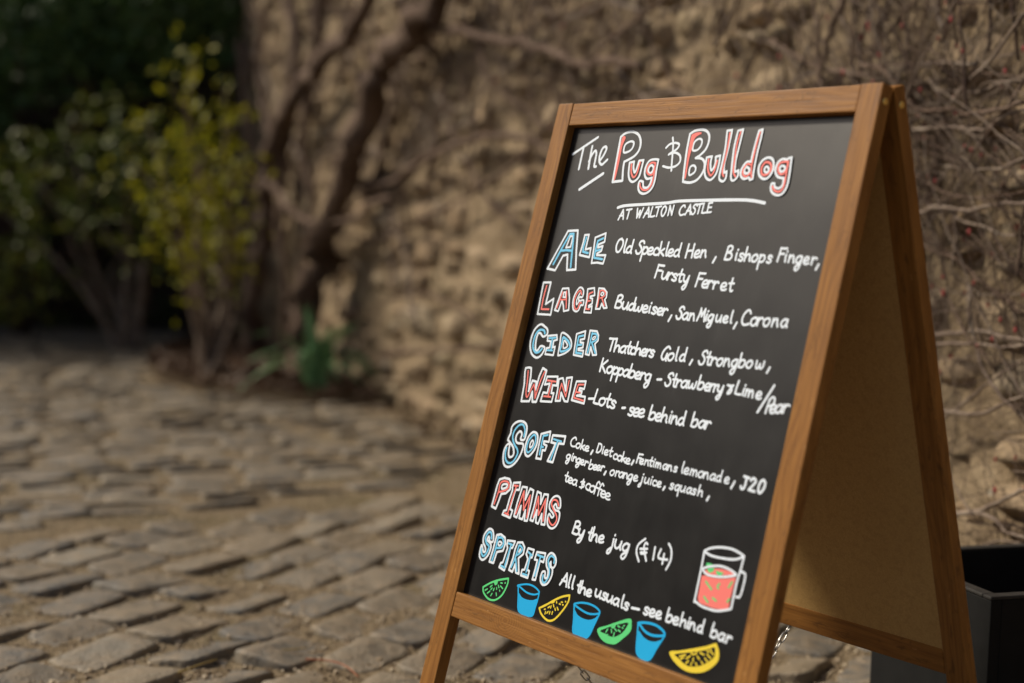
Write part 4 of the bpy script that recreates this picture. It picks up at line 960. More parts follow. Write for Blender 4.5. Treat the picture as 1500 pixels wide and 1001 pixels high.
('jug_drawing#20','w','s',289,0,1,[5668,1704,5616,1800,5578,1945,5563,2121,5583,2254,5608,2337]),
('jug_drawing#20','w','s',288,0,1,[5679,1721,5700,1827,5697,1982,5676,2181,5644,2273,5608,2337]),
('jug_drawing#20','w','s',285,0,1,[5612,2338,5756,2332,5943,2313,6227,2318]),
('jug_drawing#20','w','s',288,0,1,[6265,1733,6297,1842,6304,1976,6293,2128,6227,2318]),
('jug_drawing#20','w','s',284,0,1,[5785,2347,5803,2415,5901,2426,6059,2411,6077,2354]),
('jug_drawing#20','w','s',289,0,1,[5871,1748,5829,1841,5789,2011,5799,2168,5831,2279]),
('jug_drawing#20','w','s',289,0,1,[5893,1755,5925,1831,5921,1961,5890,2132,5840,2282]),
('lettering#21','w','s',292,0,1,[1667,-1226,1580,-1188,1529,-1168]),
('lettering#21','w','s',291,0,1,[1530,-1168,1590,-1144,1658,-1127]),
('lettering#21','w','s',292,0,1,[1613,-1210,1610,-1142]),
('lettering#21','w','s',290,0,1,[1529,-1094,1525,-1044,1517,-995]),
('lettering#21','w','s',290,0,1,[1522,-1039,1588,-1041,1651,-1046]),
('lettering#22','w','s',288,0,1,[1508,-883,1634,-858]),
('lettering#22','w','s',288,0,1,[1634,-859,1535,-822]),
('lettering#22','w','s',288,0,1,[1536,-821,1631,-807]),
('lettering#22','w','s',287,0,1,[1630,-807,1499,-767]),
('lettering#22','w','s',286,0,1,[1628,-724,1541,-682,1490,-665]),
('lettering#22','w','s',286,0,1,[1489,-665,1552,-641,1620,-624]),
('lettering#22','w','s',286,0,1,[1573,-707,1571,-637]),
('lettering#22','w','s',285,0,1,[1484,-589,1547,-596,1611,-596]),
('lettering#22','w','s',285,0,1,[1614,-597,1615,-556,1605,-514]),
('lettering#22','w','s',284,0,1,[1486,-521,1480,-468,1472,-419]),
('lettering#22','w','s',284,0,1,[1478,-466,1546,-467,1608,-472]),
('lettering#22','w','s',282,0,1,[1468,-347,1489,-379,1546,-394,1598,-372,1596,-338,1533,-311,1487,-320,1468,-351]),
('lettering#22','w','s',281,0,1,[1593,-253,1463,-253]),
('lettering#22','w','s',281,0,1,[1463,-254,1583,-183]),
('lettering#22','w','s',280,0,1,[1585,-184,1459,-180]),
('lettering#23','w','s',278,0,1,[1476,29,1453,13,1460,-18,1496,-49,1546,-56,1580,-33,1583,0,1570,40]),
('lettering#23','w','s',277,0,1,[1577,62,1492,100,1443,119]),
('lettering#23','w','s',277,0,1,[1443,118,1504,139,1570,154]),
('lettering#23','w','s',277,0,1,[1525,79,1523,145]),
('lettering#23','w','s',276,0,1,[1457,250,1437,234,1446,200,1475,187,1496,219,1526,234,1563,218,1568,186,1541,165]),
('lettering#23','w','s',275,0,1,[1439,248,1434,296,1427,343]),
('lettering#23','w','s',275,0,1,[1433,301,1498,297,1559,294]),
('lettering#23','w','s',274,0,1,[1423,368,1486,364,1547,362]),
('lettering#23','w','s',274,0,1,[1548,362,1549,401,1542,438]),
('lettering#23','w','s',273,0,1,[1422,456,1545,457]),
('lettering#23','w','s',273,0,1,[1420,456,1414,517]),
('lettering#23','w','s',273,0,1,[1478,457,1473,516]),
('lettering#23','w','s',273,0,1,[1543,455,1536,529]),
('lettering#24','w','s',332,0,1,[1929,-1059,1956,-1114,2033,-1138,2106,-1111,2109,-1056,2028,-1013,1961,-1023,1931,-1068]),
('lettering#24','w','s',331,0,1,[1935,-954,2038,-963,2107,-957,2115,-933]),
('lettering#24','w','s',330,0,1,[2041,-818,2028,-865,2062,-907,2099,-913,2118,-878,2106,-839,2065,-816]),
('lettering#24','w','s',329,0,1,[1941,-812,2025,-817,2093,-821,2122,-805]),
('lettering#25','w','s',327,0,1,[1977,-590,1949,-612,1955,-663,1994,-682,2029,-640,2071,-616,2119,-645,2121,-695,2084,-726]),
('lettering#25','w','s',326,0,1,[2029,-584,2122,-590,2217,-597]),
('lettering#25','w','s',325,0,1,[2076,-588,2032,-553,2039,-509,2078,-494,2116,-522,2122,-558,2110,-589]),
('lettering#25','w','s',324,0,1,[2085,-477,2078,-421,2054,-396,2032,-422,2046,-467,2087,-486,2121,-466,2125,-420,2111,-387]),
('lettering#25','w','s',322,0,1,[2054,-283,2033,-311,2047,-350,2089,-369,2121,-351,2128,-309,2115,-274]),
('lettering#25','w','s',322,0,1,[1950,-258,2044,-258,2128,-263]),
('lettering#25','w','s',321,0,1,[2040,-178,2088,-256]),
('lettering#25','w','s',321,0,1,[2081,-245,2132,-165]),
('lettering#25','w','s',320,0,1,[1953,-121,2056,-127,2120,-120,2129,-101]),
('lettering#25','w','s',319,0,1,[2091,-81,2086,-27,2063,0,2040,-29,2053,-70,2095,-88,2127,-69,2132,-28,2117,7]),
('lettering#25','w','s',317,0,1,[2056,115,2044,73,2076,33,2114,31,2133,61,2119,97,2080,117]),
('lettering#25','w','s',317,0,1,[1959,123,2041,118,2107,115,2134,130]),
('lettering#26','w','s',315,0,1,[1964,258,2048,252,2141,247]),
('lettering#26','w','s',314,0,1,[1959,360,2042,358,2135,359]),
('lettering#26','w','s',314,0,1,[2053,256,2042,359]),
('lettering#26','w','s',313,0,1,[2094,406,2083,458,2058,483,2036,458,2053,420,2095,400,2128,419,2129,459,2113,493]),
('lettering#26','w','s',312,0,1,[2034,523,2126,519]),
('lettering#26','w','s',311,0,1,[2083,519,2038,555,2039,586,2084,594,2120,611]),
('comma#27','w','s',325,0,1,[2112,788,2184,756]),
('lettering#28','w','s',321,0,1,[2256,-216,2343,-228,2428,-238]),
('lettering#28','w','s',320,0,1,[2257,-219,2261,-183,2265,-106]),
('lettering#28','w','s',320,0,1,[2330,-224,2332,-138]),
('lettering#28','w','s',319,0,1,[2344,-108,2408,-109,2439,-80,2426,-46,2387,-20,2350,-8]),
('lettering#28','w','s',318,0,1,[2351,-9,2414,-15,2441,-3]),
('lettering#28','w','s',318,0,1,[2351,13,2444,8]),
('lettering#28','w','s',317,0,1,[2398,13,2363,41,2355,70,2370,90]),
('lettering#28','w','s',316,0,1,[2380,178,2362,151,2369,114,2393,119,2415,159,2440,168,2453,137,2440,94]),
('lettering#28','w','s',315,0,1,[2300,246,2386,232,2446,236,2460,258,2451,278]),
('lettering#28','w','s',315,0,1,[2363,201,2362,285]),
('lettering#28','w','s',313,0,1,[2372,309,2426,310,2455,340,2439,370,2378,399]),
('lettering#28','w','s',313,0,1,[2379,397,2460,388,2530,367,2555,334,2531,311,2498,341,2468,385]),
('lettering#29','w','s',311,0,1,[2329,568,2417,557,2502,544]),
('lettering#29','w','s',310,0,1,[2329,567,2331,600,2331,676]),
('lettering#29','w','s',310,0,1,[2403,559,2402,642]),
('lettering#29','w','s',309,0,1,[2467,667,2464,721,2439,747,2415,720,2427,682,2470,659,2504,679,2509,722,2497,757]),
('lettering#29','w','s',308,0,1,[2417,768,2510,760]),
('lettering#29','w','s',307,0,1,[2464,762,2427,792,2419,821,2436,840]),
('lettering#29','w','s',307,0,1,[2422,870,2515,867]),
('lettering#29','w','s',306,0,1,[2470,868,2434,898,2426,923,2439,945]),
('lettering#29','w','s',304,0,1,[2482,1004,2479,1057,2454,1083,2432,1058,2442,1016,2482,997,2518,1017,2523,1057,2512,1092]),
('lettering#29','w','s',303,0,1,[2368,1171,2453,1161,2513,1164,2529,1184,2520,1204]),
('lettering#29','w','s',303,0,1,[2433,1127,2430,1208]),
('lettering#30','w','s',306,0,1,[1976,969,2054,959,2131,948]),
('lettering#30','w','s',305,0,1,[1977,964,1959,1006,1978,1046,2022,1033,2048,967]),
('lettering#30','w','s',305,0,1,[2046,975,2051,1034,2092,1062,2133,1029,2135,948]),
('lettering#30','w','s',304,0,1,[2049,1139,2093,1136,2134,1141]),
('lettering#30','w','s',303,0,1,[2008,1148,2003,1151]),
('lettering#30','w','s',302,0,1,[2066,1265,2050,1239,2058,1204,2083,1208,2103,1247,2128,1256,2143,1228,2130,1188]),
('lettering#30','w','s',302,0,1,[1969,1298,2050,1293,2142,1292]),
('lettering#30','w','s',301,0,1,[2105,1293,2064,1321,2055,1352,2079,1370,2123,1372,2141,1385]),
('lettering#30','w','s',299,0,1,[2055,1467,2073,1426,2108,1411,2140,1430,2141,1473,2100,1502,2064,1492,2053,1461]),
('lettering#30','w','s',298,0,1,[2055,1543,2146,1536,2233,1533]),
('lettering#30','w','s',298,0,1,[2101,1542,2060,1570,2065,1608,2102,1623,2138,1596,2143,1567,2132,1537]),
('lettering#30','w','s',296,0,1,[2076,1738,2059,1714,2068,1683,2093,1687,2109,1722,2133,1729,2149,1704,2137,1666]),
('lettering#31','w','s',294,0,1,[1960,1850,2042,1840,2123,1830]),
('lettering#31','w','s',294,0,1,[1960,1848,1963,1878,1961,1945]),
('lettering#31','w','s',294,0,1,[2031,1844,2028,1914]),
('lettering#31','w','s',293,0,1,[2037,1953,2081,1950,2123,1956]),
('lettering#31','w','s',293,0,1,[1999,1962,1995,1962]),
('lettering#31','w','s',292,0,1,[2040,2014,2126,2010]),
('lettering#31','w','s',292,0,1,[2089,2012,2046,2045,2052,2075,2095,2084,2131,2094]),
('lettering#31','w','s',290,0,1,[2057,2209,2045,2172,2076,2130,2111,2129,2134,2156,2116,2190,2074,2209,2052,2212]),
('lettering#31','w','s',290,0,1,[2051,2210,2116,2206,2186,2192,2219,2160,2205,2131,2171,2144,2137,2195]),
('lettering#31','w','s',289,0,1,[2099,2253,2095,2298,2073,2322,2051,2300,2063,2266,2102,2248,2131,2264,2137,2298,2126,2328]),
('lettering#31','w','s',287,0,1,[2054,2376,2139,2375]),
('lettering#31','w','s',287,0,1,[2097,2377,2063,2400,2057,2424,2069,2443]),
('comma#32','w','s',302,0,1,[2133,2483,2195,2457]),
('lettering#33','w','s',329,0,1,[2713,-861,2789,-875,2868,-884]),
('lettering#33','w','s',328,0,1,[2714,-866,2697,-820,2716,-774,2761,-789,2784,-863]),
('lettering#33','w','s',328,0,1,[2784,-854,2789,-790,2832,-758,2873,-795,2871,-881]),
('lettering#33','w','s',326,0,1,[2789,-734,2852,-735,2880,-705,2869,-669,2827,-643,2792,-637]),
('lettering#33','w','s',326,0,1,[2792,-636,2856,-639,2884,-627]),
('lettering#33','w','s',325,0,1,[2810,-514,2799,-554,2831,-597,2867,-600,2886,-568,2875,-532,2833,-511]),
('lettering#33','w','s',324,0,1,[2717,-504,2798,-511,2859,-511,2888,-497]),
('lettering#33','w','s',323,0,1,[2798,-488,2871,-487,2889,-458,2867,-429,2830,-417,2874,-414,2893,-387,2867,-361,2805,-349]),
('lettering#33','w','s',321,0,1,[2857,-322,2853,-266,2833,-239,2807,-269,2819,-309,2860,-330,2892,-309,2897,-267,2885,-233]),
('lettering#33','w','s',320,0,1,[2811,-191,2856,-198,2896,-190]),
('lettering#33','w','s',320,0,1,[2772,-183,2766,-183]),
('lettering#33','w','s',319,0,1,[2834,-60,2816,-87,2824,-127,2847,-121,2869,-82,2892,-72,2906,-100,2895,-145]),
('lettering#33','w','s',317,0,1,[2869,-32,2866,21,2844,48,2821,22,2833,-19,2870,-40,2902,-19,2909,22,2898,54]),
('lettering#33','w','s',316,0,1,[2823,74,2912,70]),
('lettering#33','w','s',316,0,1,[2867,75,2833,102,2826,129,2840,150]),
('comma#34','w','s',332,0,1,[2903,233,2977,199]),
('lettering#35','w','s',312,0,1,[2805,440,2778,421,2785,378,2820,358,2850,399,2891,414,2933,393,2936,347,2903,321]),
('lettering#35','w','s',311,0,1,[2859,530,2850,493,2882,447,2916,443,2937,473,2924,506,2887,528,2855,531]),
('lettering#35','w','s',310,0,1,[2857,532,2912,526,2937,542]),
('lettering#35','w','s',310,0,1,[2851,571,2937,568]),
('lettering#35','w','s',309,0,1,[2899,571,2856,602,2860,632,2905,645,2937,655]),
('lettering#36','w','s',308,0,1,[2933,706,2849,732,2776,742]),
('lettering#36','w','s',308,0,1,[2776,741,2875,775]),
('lettering#36','w','s',307,0,1,[2875,773,2779,817]),
('lettering#36','w','s',307,0,1,[2778,818,2860,821,2933,837]),
('lettering#37','w','s',306,0,1,[2842,864,2883,858,2921,865]),
('lettering#37','w','s',306,0,1,[2805,871,2801,874]),
('lettering#37','w','s',305,0,1,[2850,976,2841,942,2870,903,2904,898,2923,927,2907,959,2866,978,2845,981]),
('lettering#37','w','s',305,0,1,[2847,982,2906,974,2973,962,3005,931,2991,903,2960,916,2928,965]),
('lettering#37','w','s',303,0,1,[2842,1039,2899,1036,2923,1061,2910,1088,2875,1110,2843,1118]),
('lettering#37','w','s',303,0,1,[2842,1118,2899,1114,2923,1123]),
('lettering#37','w','s',302,0,1,[2887,1165,2882,1207,2861,1230,2842,1210,2854,1175,2889,1157,2917,1174,2923,1210,2910,1239]),
('lettering#37','w','s',301,0,1,[2770,1296,2858,1289,2912,1295,2921,1311]),
('comma#38','w','s',316,0,1,[2908,1396,2982,1364]),
('lettering#39','w','s',298,0,1,[2779,1592,2746,1570,2751,1530,2801,1486,2870,1473,2920,1500,2925,1545,2908,1599]),
('lettering#39','w','s',296,0,1,[2825,1687,2845,1638,2885,1625,2921,1645,2919,1690,2872,1720,2834,1710,2825,1680]),
('lettering#39','w','s',295,0,1,[2824,1742,2920,1734]),
('lettering#39','w','s',294,0,1,[2872,1738,2833,1767,2821,1792,2834,1811]),
('lettering#39','w','s',293,0,1,[2818,1892,2838,1845,2879,1832,2913,1853,2913,1895,2866,1925,2827,1918,2820,1888]),
('lettering#39','w','s',292,0,1,[2817,1979,2911,1972]),
('lettering#39','w','s',291,0,1,[2867,1977,2821,2011,2822,2041,2870,2050,2908,2065]),
('lettering#39','w','s',289,0,1,[2820,2200,2811,2163,2845,2119,2883,2115,2907,2144,2891,2177,2847,2202,2814,2204]),
('lettering#39','w','s',289,0,1,[2816,2204,2874,2198,2904,2213]),
('lettering#40','w','s',327,0,1,[3294,-839,3293,-768,3289,-702]),
('lettering#40','w','s',327,0,1,[3292,-763,3374,-772,3455,-780]),
('lettering#40','w','s',326,0,1,[3287,-693,3368,-698,3457,-698]),
('lettering#40','w','s',325,0,1,[3422,-695,3381,-666,3373,-633,3395,-610,3439,-609,3457,-598]),
('lettering#40','w','s',324,0,1,[3378,-484,3370,-526,3399,-571,3436,-579,3458,-545,3445,-509,3404,-484,3375,-482]),
('lettering#40','w','s',323,0,1,[3374,-479,3433,-486,3460,-472]),
('lettering#40','w','s',322,0,1,[3306,-413,3388,-427,3445,-421,3459,-401,3451,-380]),
('lettering#40','w','s',322,0,1,[3368,-459,3364,-377]),
('lettering#40','w','s',321,0,1,[3390,-289,3372,-318,3384,-358,3424,-376,3456,-355,3460,-317,3448,-284]),
('lettering#40','w','s',320,0,1,[3295,-270,3374,-275,3459,-278]),
('lettering#40','w','s',320,0,1,[3426,-274,3388,-247,3379,-212,3400,-192,3443,-191,3461,-177]),
('lettering#40','w','s',318,0,1,[3424,-154,3419,-105,3397,-77,3374,-103,3389,-145,3428,-161,3457,-142,3463,-103,3450,-71]),
('lettering#40','w','s',318,0,1,[3376,-61,3461,-63]),
('lettering#40','w','s',317,0,1,[3420,-60,3385,-34,3375,-9,3390,15]),
('lettering#40','w','s',316,0,1,[3395,80,3378,53,3385,17,3410,20,3428,62,3450,69,3466,41,3455,0]),
('lettering#41','w','s',313,0,1,[3329,350,3305,322,3318,282,3371,237,3436,221,3477,252,3460,292,3401,312]),
('lettering#41','w','s',313,0,1,[3396,316,3451,311,3485,319]),
('lettering#41','w','s',312,0,1,[3383,406,3401,358,3440,343,3474,365,3471,410,3425,441,3390,431,3383,400]),
('lettering#41','w','s',310,0,1,[3298,496,3398,489,3458,495,3467,511]),
('lettering#41','w','s',309,0,1,[3385,642,3379,603,3412,566,3447,562,3463,591,3450,625,3407,644]),
('lettering#41','w','s',308,0,1,[3292,650,3373,645,3434,641,3460,654]),
('comma#42','w','s',323,0,1,[3433,783,3493,756]),
('lettering#43','w','s',328,0,1,[3571,-879,3652,-887,3745,-891]),
('lettering#43','w','s',327,0,1,[3590,-782,3672,-884]),
('lettering#43','w','s',327,0,1,[3663,-872,3753,-776]),
('lettering#43','w','s',326,0,1,[3659,-689,3676,-736,3713,-753,3748,-729,3748,-682,3707,-650,3671,-659,3659,-696]),
('lettering#43','w','s',325,0,1,[3661,-625,3753,-629,3842,-635]),
('lettering#43','w','s',324,0,1,[3707,-624,3667,-589,3675,-547,3710,-531,3749,-560,3752,-596,3741,-627]),
('lettering#43','w','s',323,0,1,[3667,-517,3756,-520,3847,-528]),
('lettering#43','w','s',323,0,1,[3712,-517,3670,-484,3678,-443,3716,-425,3752,-455,3755,-490,3743,-518]),
('lettering#43','w','s',321,0,1,[3684,-321,3672,-361,3701,-411,3737,-416,3761,-381,3748,-345,3709,-319,3678,-318]),
('lettering#43','w','s',321,0,1,[3679,-317,3736,-322,3763,-308]),
('lettering#43','w','s',320,0,1,[3593,-285,3684,-293,3758,-299]),
('lettering#43','w','s',320,0,1,[3718,-294,3679,-261,3683,-215,3717,-195,3758,-218,3768,-259,3758,-299]),
('lettering#43','w','s',318,0,1,[3731,-175,3725,-119,3703,-93,3681,-121,3692,-159,3731,-183,3764,-161,3769,-118,3758,-83]),
('lettering#43','w','s',317,0,1,[3682,-65,3770,-70]),
('lettering#43','w','s',317,0,1,[3728,-66,3691,-40,3685,-12,3700,12]),
('lettering#43','w','s',315,0,1,[3698,111,3687,70,3715,24,3751,24,3776,54,3760,93,3716,110,3694,116]),
('lettering#43','w','s',315,0,1,[3695,116,3759,109,3829,94,3863,59,3850,29,3814,40,3780,100]),
('dash#44','w','s',330,0,1,[3739,239,3731,313]),
('lettering#45','w','s',311,0,1,[3659,515,3633,496,3643,450,3679,429,3709,470,3750,490,3794,465,3800,419,3768,393]),
('lettering#45','w','s',309,0,1,[3639,567,3726,555,3784,558,3795,579,3786,598]),
('lettering#45','w','s',309,0,1,[3708,521,3699,603]),
('lettering#45','w','s',309,0,1,[3707,609,3796,604]),
('lettering#45','w','s',308,0,1,[3750,609,3715,634,3705,660,3718,681]),
('lettering#45','w','s',307,0,1,[3709,782,3701,744,3734,701,3769,693,3790,727,3777,760,3735,785,3703,789]),
('lettering#45','w','s',306,0,1,[3704,786,3761,781,3788,796]),
('lettering#45','w','s',305,0,1,[3698,819,3768,821,3785,845,3762,870,3723,885,3766,887,3785,911,3757,937,3696,947]),
('lettering#46','w','s',304,0,1,[3608,996,3697,987,3774,983]),
('lettering#46','w','s',303,0,1,[3735,984,3695,1017,3695,1062,3730,1080,3771,1058,3782,1020,3771,984]),
('lettering#46','w','s',302,0,1,[3742,1110,3738,1163,3714,1187,3692,1160,3705,1123,3745,1105,3777,1124,3781,1160,3769,1194]),
('lettering#46','w','s',301,0,1,[3693,1202,3781,1196]),
('lettering#46','w','s',300,0,1,[3738,1198,3702,1228,3694,1253,3708,1272]),
('lettering#46','w','s',300,0,1,[3694,1271,3783,1266]),
('lettering#46','w','s',300,0,1,[3738,1267,3703,1295,3695,1321,3708,1339]),
('lettering#46','w','s',299,0,1,[3695,1334,3749,1330,3773,1358,3757,1391,3695,1415]),
('lettering#46','w','s',298,0,1,[3696,1415,3774,1406,3846,1384,3870,1353,3849,1332,3815,1361,3783,1403]),
('lettering#46','w','s',308,0,1,[3678,1481,3683,1535,3673,1576]),
('lettering#46','w','s',308,0,1,[3673,1576,3733,1528,3779,1505,3763,1552,3719,1561,3680,1512]),
('lettering#47','w','s',295,0,1,[3608,1646,3684,1632,3760,1626]),
('lettering#47','w','s',295,0,1,[3762,1626,3769,1677,3765,1721]),
('lettering#47','w','s',294,0,1,[3689,1760,3733,1753,3771,1760]),
('lettering#47','w','s',294,0,1,[3652,1766,3648,1769]),
('lettering#47','w','s',293,0,1,[3693,1801,3776,1797]),
('lettering#47','w','s',293,0,1,[3733,1802,3699,1825,3707,1848,3778,1851]),
('lettering#47','w','s',292,0,1,[3737,1854,3700,1883,3715,1909,3780,1917]),
('lettering#47','w','s',290,0,1,[3750,1980,3746,2025,3725,2049,3702,2026,3714,1989,3752,1974,3780,1989,3787,2025,3774,2054]),
('lettering#47','w','s',327,0,1,[3603,2220,3942,2051]),
('lettering#48','w','s',288,0,1,[3770,2200,3848,2183,3937,2173]),
('lettering#48','w','s',287,0,1,[3781,2188,3740,2233,3759,2272,3819,2263,3858,2187]),
('lettering#48','w','s',287,0,1,[3889,2241,3875,2293,3846,2316,3824,2292,3843,2255,3891,2235,3923,2255,3921,2290,3902,2323]),
('lettering#48','w','s',285,0,1,[3821,2409,3815,2372,3855,2328,3893,2324,3914,2356,3896,2387,3849,2412,3814,2415]),
('lettering#48','w','s',285,0,1,[3814,2414,3877,2408,3904,2424]),
('lettering#48','w','s',285,0,1,[3805,2449,3901,2441]),
('lettering#48','w','s',284,0,1,[3853,2445,3812,2472,3800,2499,3811,2518]),
('lettering#49','w','s',304,0,1,[3326,1025,3298,1003,3308,959,3346,940,3377,978,3417,998,3466,974,3471,927,3436,899]),
('lettering#49','w','s',303,0,1,[3306,1069,3393,1058,3453,1062,3466,1082,3455,1104]),
('lettering#49','w','s',303,0,1,[3373,1026,3366,1106]),
('lettering#49','w','s',302,0,1,[3374,1122,3464,1120]),
('lettering#49','w','s',302,0,1,[3419,1122,3379,1150,3370,1174,3384,1195]),
('lettering#49','w','s',300,0,1,[3367,1276,3387,1230,3423,1216,3458,1239,3456,1277,3410,1308,3374,1302,3367,1268]),
('lettering#49','w','s',299,0,1,[3364,1346,3455,1340]),
('lettering#49','w','s',299,0,1,[3415,1343,3368,1376,3370,1408,3416,1417,3452,1432]),
('lettering#49','w','s',297,0,1,[3365,1551,3359,1516,3390,1473,3428,1469,3448,1497,3430,1534,3382,1552,3360,1555]),
('lettering#49','w','s',297,0,1,[3361,1555,3427,1548,3502,1535,3539,1505,3525,1472,3488,1486,3451,1540]),
('lettering#49','w','s',296,0,1,[3274,1597,3363,1592,3441,1586]),
('lettering#49','w','s',296,0,1,[3399,1588,3358,1619,3356,1666,3393,1680,3433,1658,3445,1623,3436,1586]),
('lettering#49','w','s',294,0,1,[3348,1770,3367,1728,3404,1710,3435,1733,3434,1772,3391,1800,3357,1792,3348,1762]),
('lettering#49','w','s',292,0,1,[3343,1869,3415,1870,3432,1892,3409,1916,3370,1927,3412,1932,3428,1951,3401,1980,3340,1987]),
('comma#50','w','s',306,0,1,[3399,2085,3466,2057]),
('dash#51','w','s',346,0,1,[4131,-983,4119,-884]),
('lettering#52','w','s',327,0,1,[3992,-851,4081,-864,4168,-872]),
('lettering#52','w','s',326,0,1,[4170,-870,4179,-810,4174,-747]),
('lettering#52','w','s',325,0,1,[4089,-688,4105,-746,4145,-762,4182,-737,4185,-685,4141,-648,4102,-658,4090,-695]),
('lettering#52','w','s',323,0,1,[4021,-577,4114,-593,4178,-588,4195,-561,4184,-538]),
('lettering#52','w','s',324,0,1,[4092,-629,4090,-532]),
('lettering#52','w','s',322,0,1,[4121,-433,4100,-467,4110,-507,4135,-502,4159,-456,4184,-443,4199,-478,4186,-528]),
('dash#53','w','s',337,0,1,[4173,-292,4166,-237]),
('lettering#54','w','s',317,0,1,[4163,-57,4147,-88,4158,-134,4186,-127,4204,-81,4231,-71,4251,-102,4240,-151]),
('lettering#54','w','s',316,0,1,[4205,-55,4196,7,4170,40,4144,9,4162,-39,4206,-61,4243,-36,4245,7,4229,49]),
('lettering#54','w','s',315,0,1,[4202,46,4195,106,4168,136,4143,108,4160,61,4205,37,4239,60,4243,106,4228,145]),
('lettering#55','w','s',313,0,1,[4075,258,4168,250,4249,246]),
('lettering#55','w','s',312,0,1,[4207,250,4165,283,4164,336,4202,351,4243,327,4255,286,4245,245]),
('lettering#55','w','s',311,0,1,[4213,366,4206,423,4183,453,4160,425,4174,383,4217,363,4249,384,4253,426,4240,462]),
('lettering#55','w','s',310,0,1,[4075,487,4160,478,4253,478]),
('lettering#55','w','s',309,0,1,[4216,478,4173,510,4165,544,4187,565,4235,565,4254,581]),
('lettering#55','w','s',308,0,1,[4160,630,4206,624,4247,628]),
('lettering#55','w','s',308,0,1,[4117,637,4112,637]),
('lettering#55','w','s',307,0,1,[4160,672,4254,665]),
('lettering#55','w','s',306,0,1,[4210,666,4165,706,4168,739,4216,749,4252,766]),
('lettering#55','w','s',305,0,1,[4175,876,4164,836,4196,795,4233,790,4253,823,4238,855,4197,880]),
('lettering#55','w','s',304,0,1,[4077,884,4159,879,4225,877,4251,889]),
('lettering#56','w','s',303,0,1,[4071,1029,4162,1022,4240,1017]),
('lettering#56','w','s',302,0,1,[4199,1021,4159,1054,4157,1102,4194,1117,4236,1096,4248,1054,4239,1019]),
('lettering#56','w','s',300,0,1,[4163,1240,4153,1202,4186,1155,4222,1149,4243,1183,4229,1215,4188,1240,4159,1244]),
('lettering#56','w','s',300,0,1,[4156,1246,4217,1238,4244,1255]),
('lettering#56','w','s',299,0,1,[4152,1273,4244,1267]),
('lettering#56','w','s',299,0,1,[4199,1268,4161,1297,4153,1324,4167,1343]),
('lettering#57','w','s',248,0,1,[4699,-1044,4675,-1061,4677,-1091,4708,-1131,4754,-1141,4789,-1116,4796,-1079,4789,-1036]),
('lettering#57','w','s',247,0,1,[4737,-970,4749,-1008,4774,-1020,4801,-1002,4802,-967,4772,-942,4745,-948,4738,-977]),
('lettering#57','w','s',246,0,1,[4681,-911,4747,-912,4808,-914]),
('lettering#57','w','s',246,0,1,[4749,-849,4779,-912]),
('lettering#57','w','s',246,0,1,[4775,-902,4813,-839]),
('lettering#57','w','s',245,0,1,[4786,-819,4784,-779,4768,-757,4750,-780,4759,-812,4786,-826,4810,-809,4815,-778,4807,-750]),
('comma#58','w','s',342,0,1,[4794,-669,4841,-690]),
('lettering#59','w','s',243,0,1,[4686,-578,4743,-587,4803,-591]),
('lettering#59','w','s',243,0,1,[4686,-582,4691,-530,4734,-509,4779,-522,4804,-561,4798,-593]),
('lettering#59','w','s',242,0,1,[4744,-470,4775,-474,4804,-471]),
('lettering#59','w','s',242,0,1,[4714,-466,4712,-464]),
('lettering#59','w','s',241,0,1,[4784,-429,4779,-390,4765,-368,4747,-388,4755,-420,4784,-435,4808,-418,4811,-387,4803,-362]),
('lettering#59','w','s',240,0,1,[4704,-308,4764,-318,4806,-314,4817,-299,4811,-282]),
('lettering#59','w','s',240,0,1,[4749,-341,4748,-277]),
('lettering#60','w','s',239,0,1,[4789,-177,4774,-200,4781,-231,4809,-246,4834,-232,4840,-199,4832,-173]),
('lettering#60','w','s',238,0,1,[4781,-111,4790,-150,4817,-163,4844,-142,4847,-108,4817,-84,4789,-90,4780,-118]),
('lettering#60','w','s',238,0,1,[4726,-67,4791,-66,4852,-70]),
('lettering#60','w','s',238,0,1,[4794,-5,4824,-68]),
('lettering#60','w','s',237,0,1,[4819,-56,4858,4]),
('lettering#60','w','s',237,0,1,[4831,14,4828,56,4814,78,4795,55,4804,25,4831,10,4857,26,4861,56,4854,85]),
('comma#61','w','s',331,0,1,[4806,146,4858,124]),
('lettering#62','w','s',245,0,1,[4709,217,4769,209,4826,203]),
('lettering#62','w','s',245,0,1,[4710,217,4711,242,4709,294]),
('lettering#62','w','s',245,0,1,[4760,213,4757,270]),
('lettering#62','w','s',245,0,1,[4800,267,4796,306,4780,325,4764,305,4772,276,4802,262,4824,276,4828,306,4817,329]),
('lettering#62','w','s',244,0,1,[4764,363,4828,359]),
('lettering#62','w','s',244,0,1,[4800,360,4767,388,4771,411,4802,417,4828,428]),
('lettering#62','w','s',243,0,1,[4718,473,4778,463,4818,465,4829,479,4823,494]),
('lettering#62','w','s',243,0,1,[4763,439,4761,499]),
('lettering#62','w','s',242,0,1,[4765,525,4798,523,4826,528]),
('lettering#62','w','s',242,0,1,[4739,532,4735,534]),
('lettering#62','w','s',242,0,1,[4766,565,4828,565]),
('lettering#62','w','s',242,0,1,[4798,566,4769,586,4775,603,4828,607]),
('lettering#62','w','s',241,0,1,[4798,608,4770,628,4779,649,4830,657]),
('lettering#62','w','s',240,0,1,[4773,765,4767,737,4789,704,4814,702,4831,725,4821,748,4793,765,4772,768]),
('lettering#62','w','s',240,0,1,[4772,769,4812,763,4831,776]),
('lettering#62','w','s',240,0,1,[4768,794,4830,793]),
('lettering#62','w','s',239,0,1,[4802,794,4771,818,4776,841,4806,847,4830,858]),
('lettering#62','w','s',238,0,1,[4781,953,4769,934,4775,911,4793,912,4805,941,4823,947,4832,928,4825,898]),
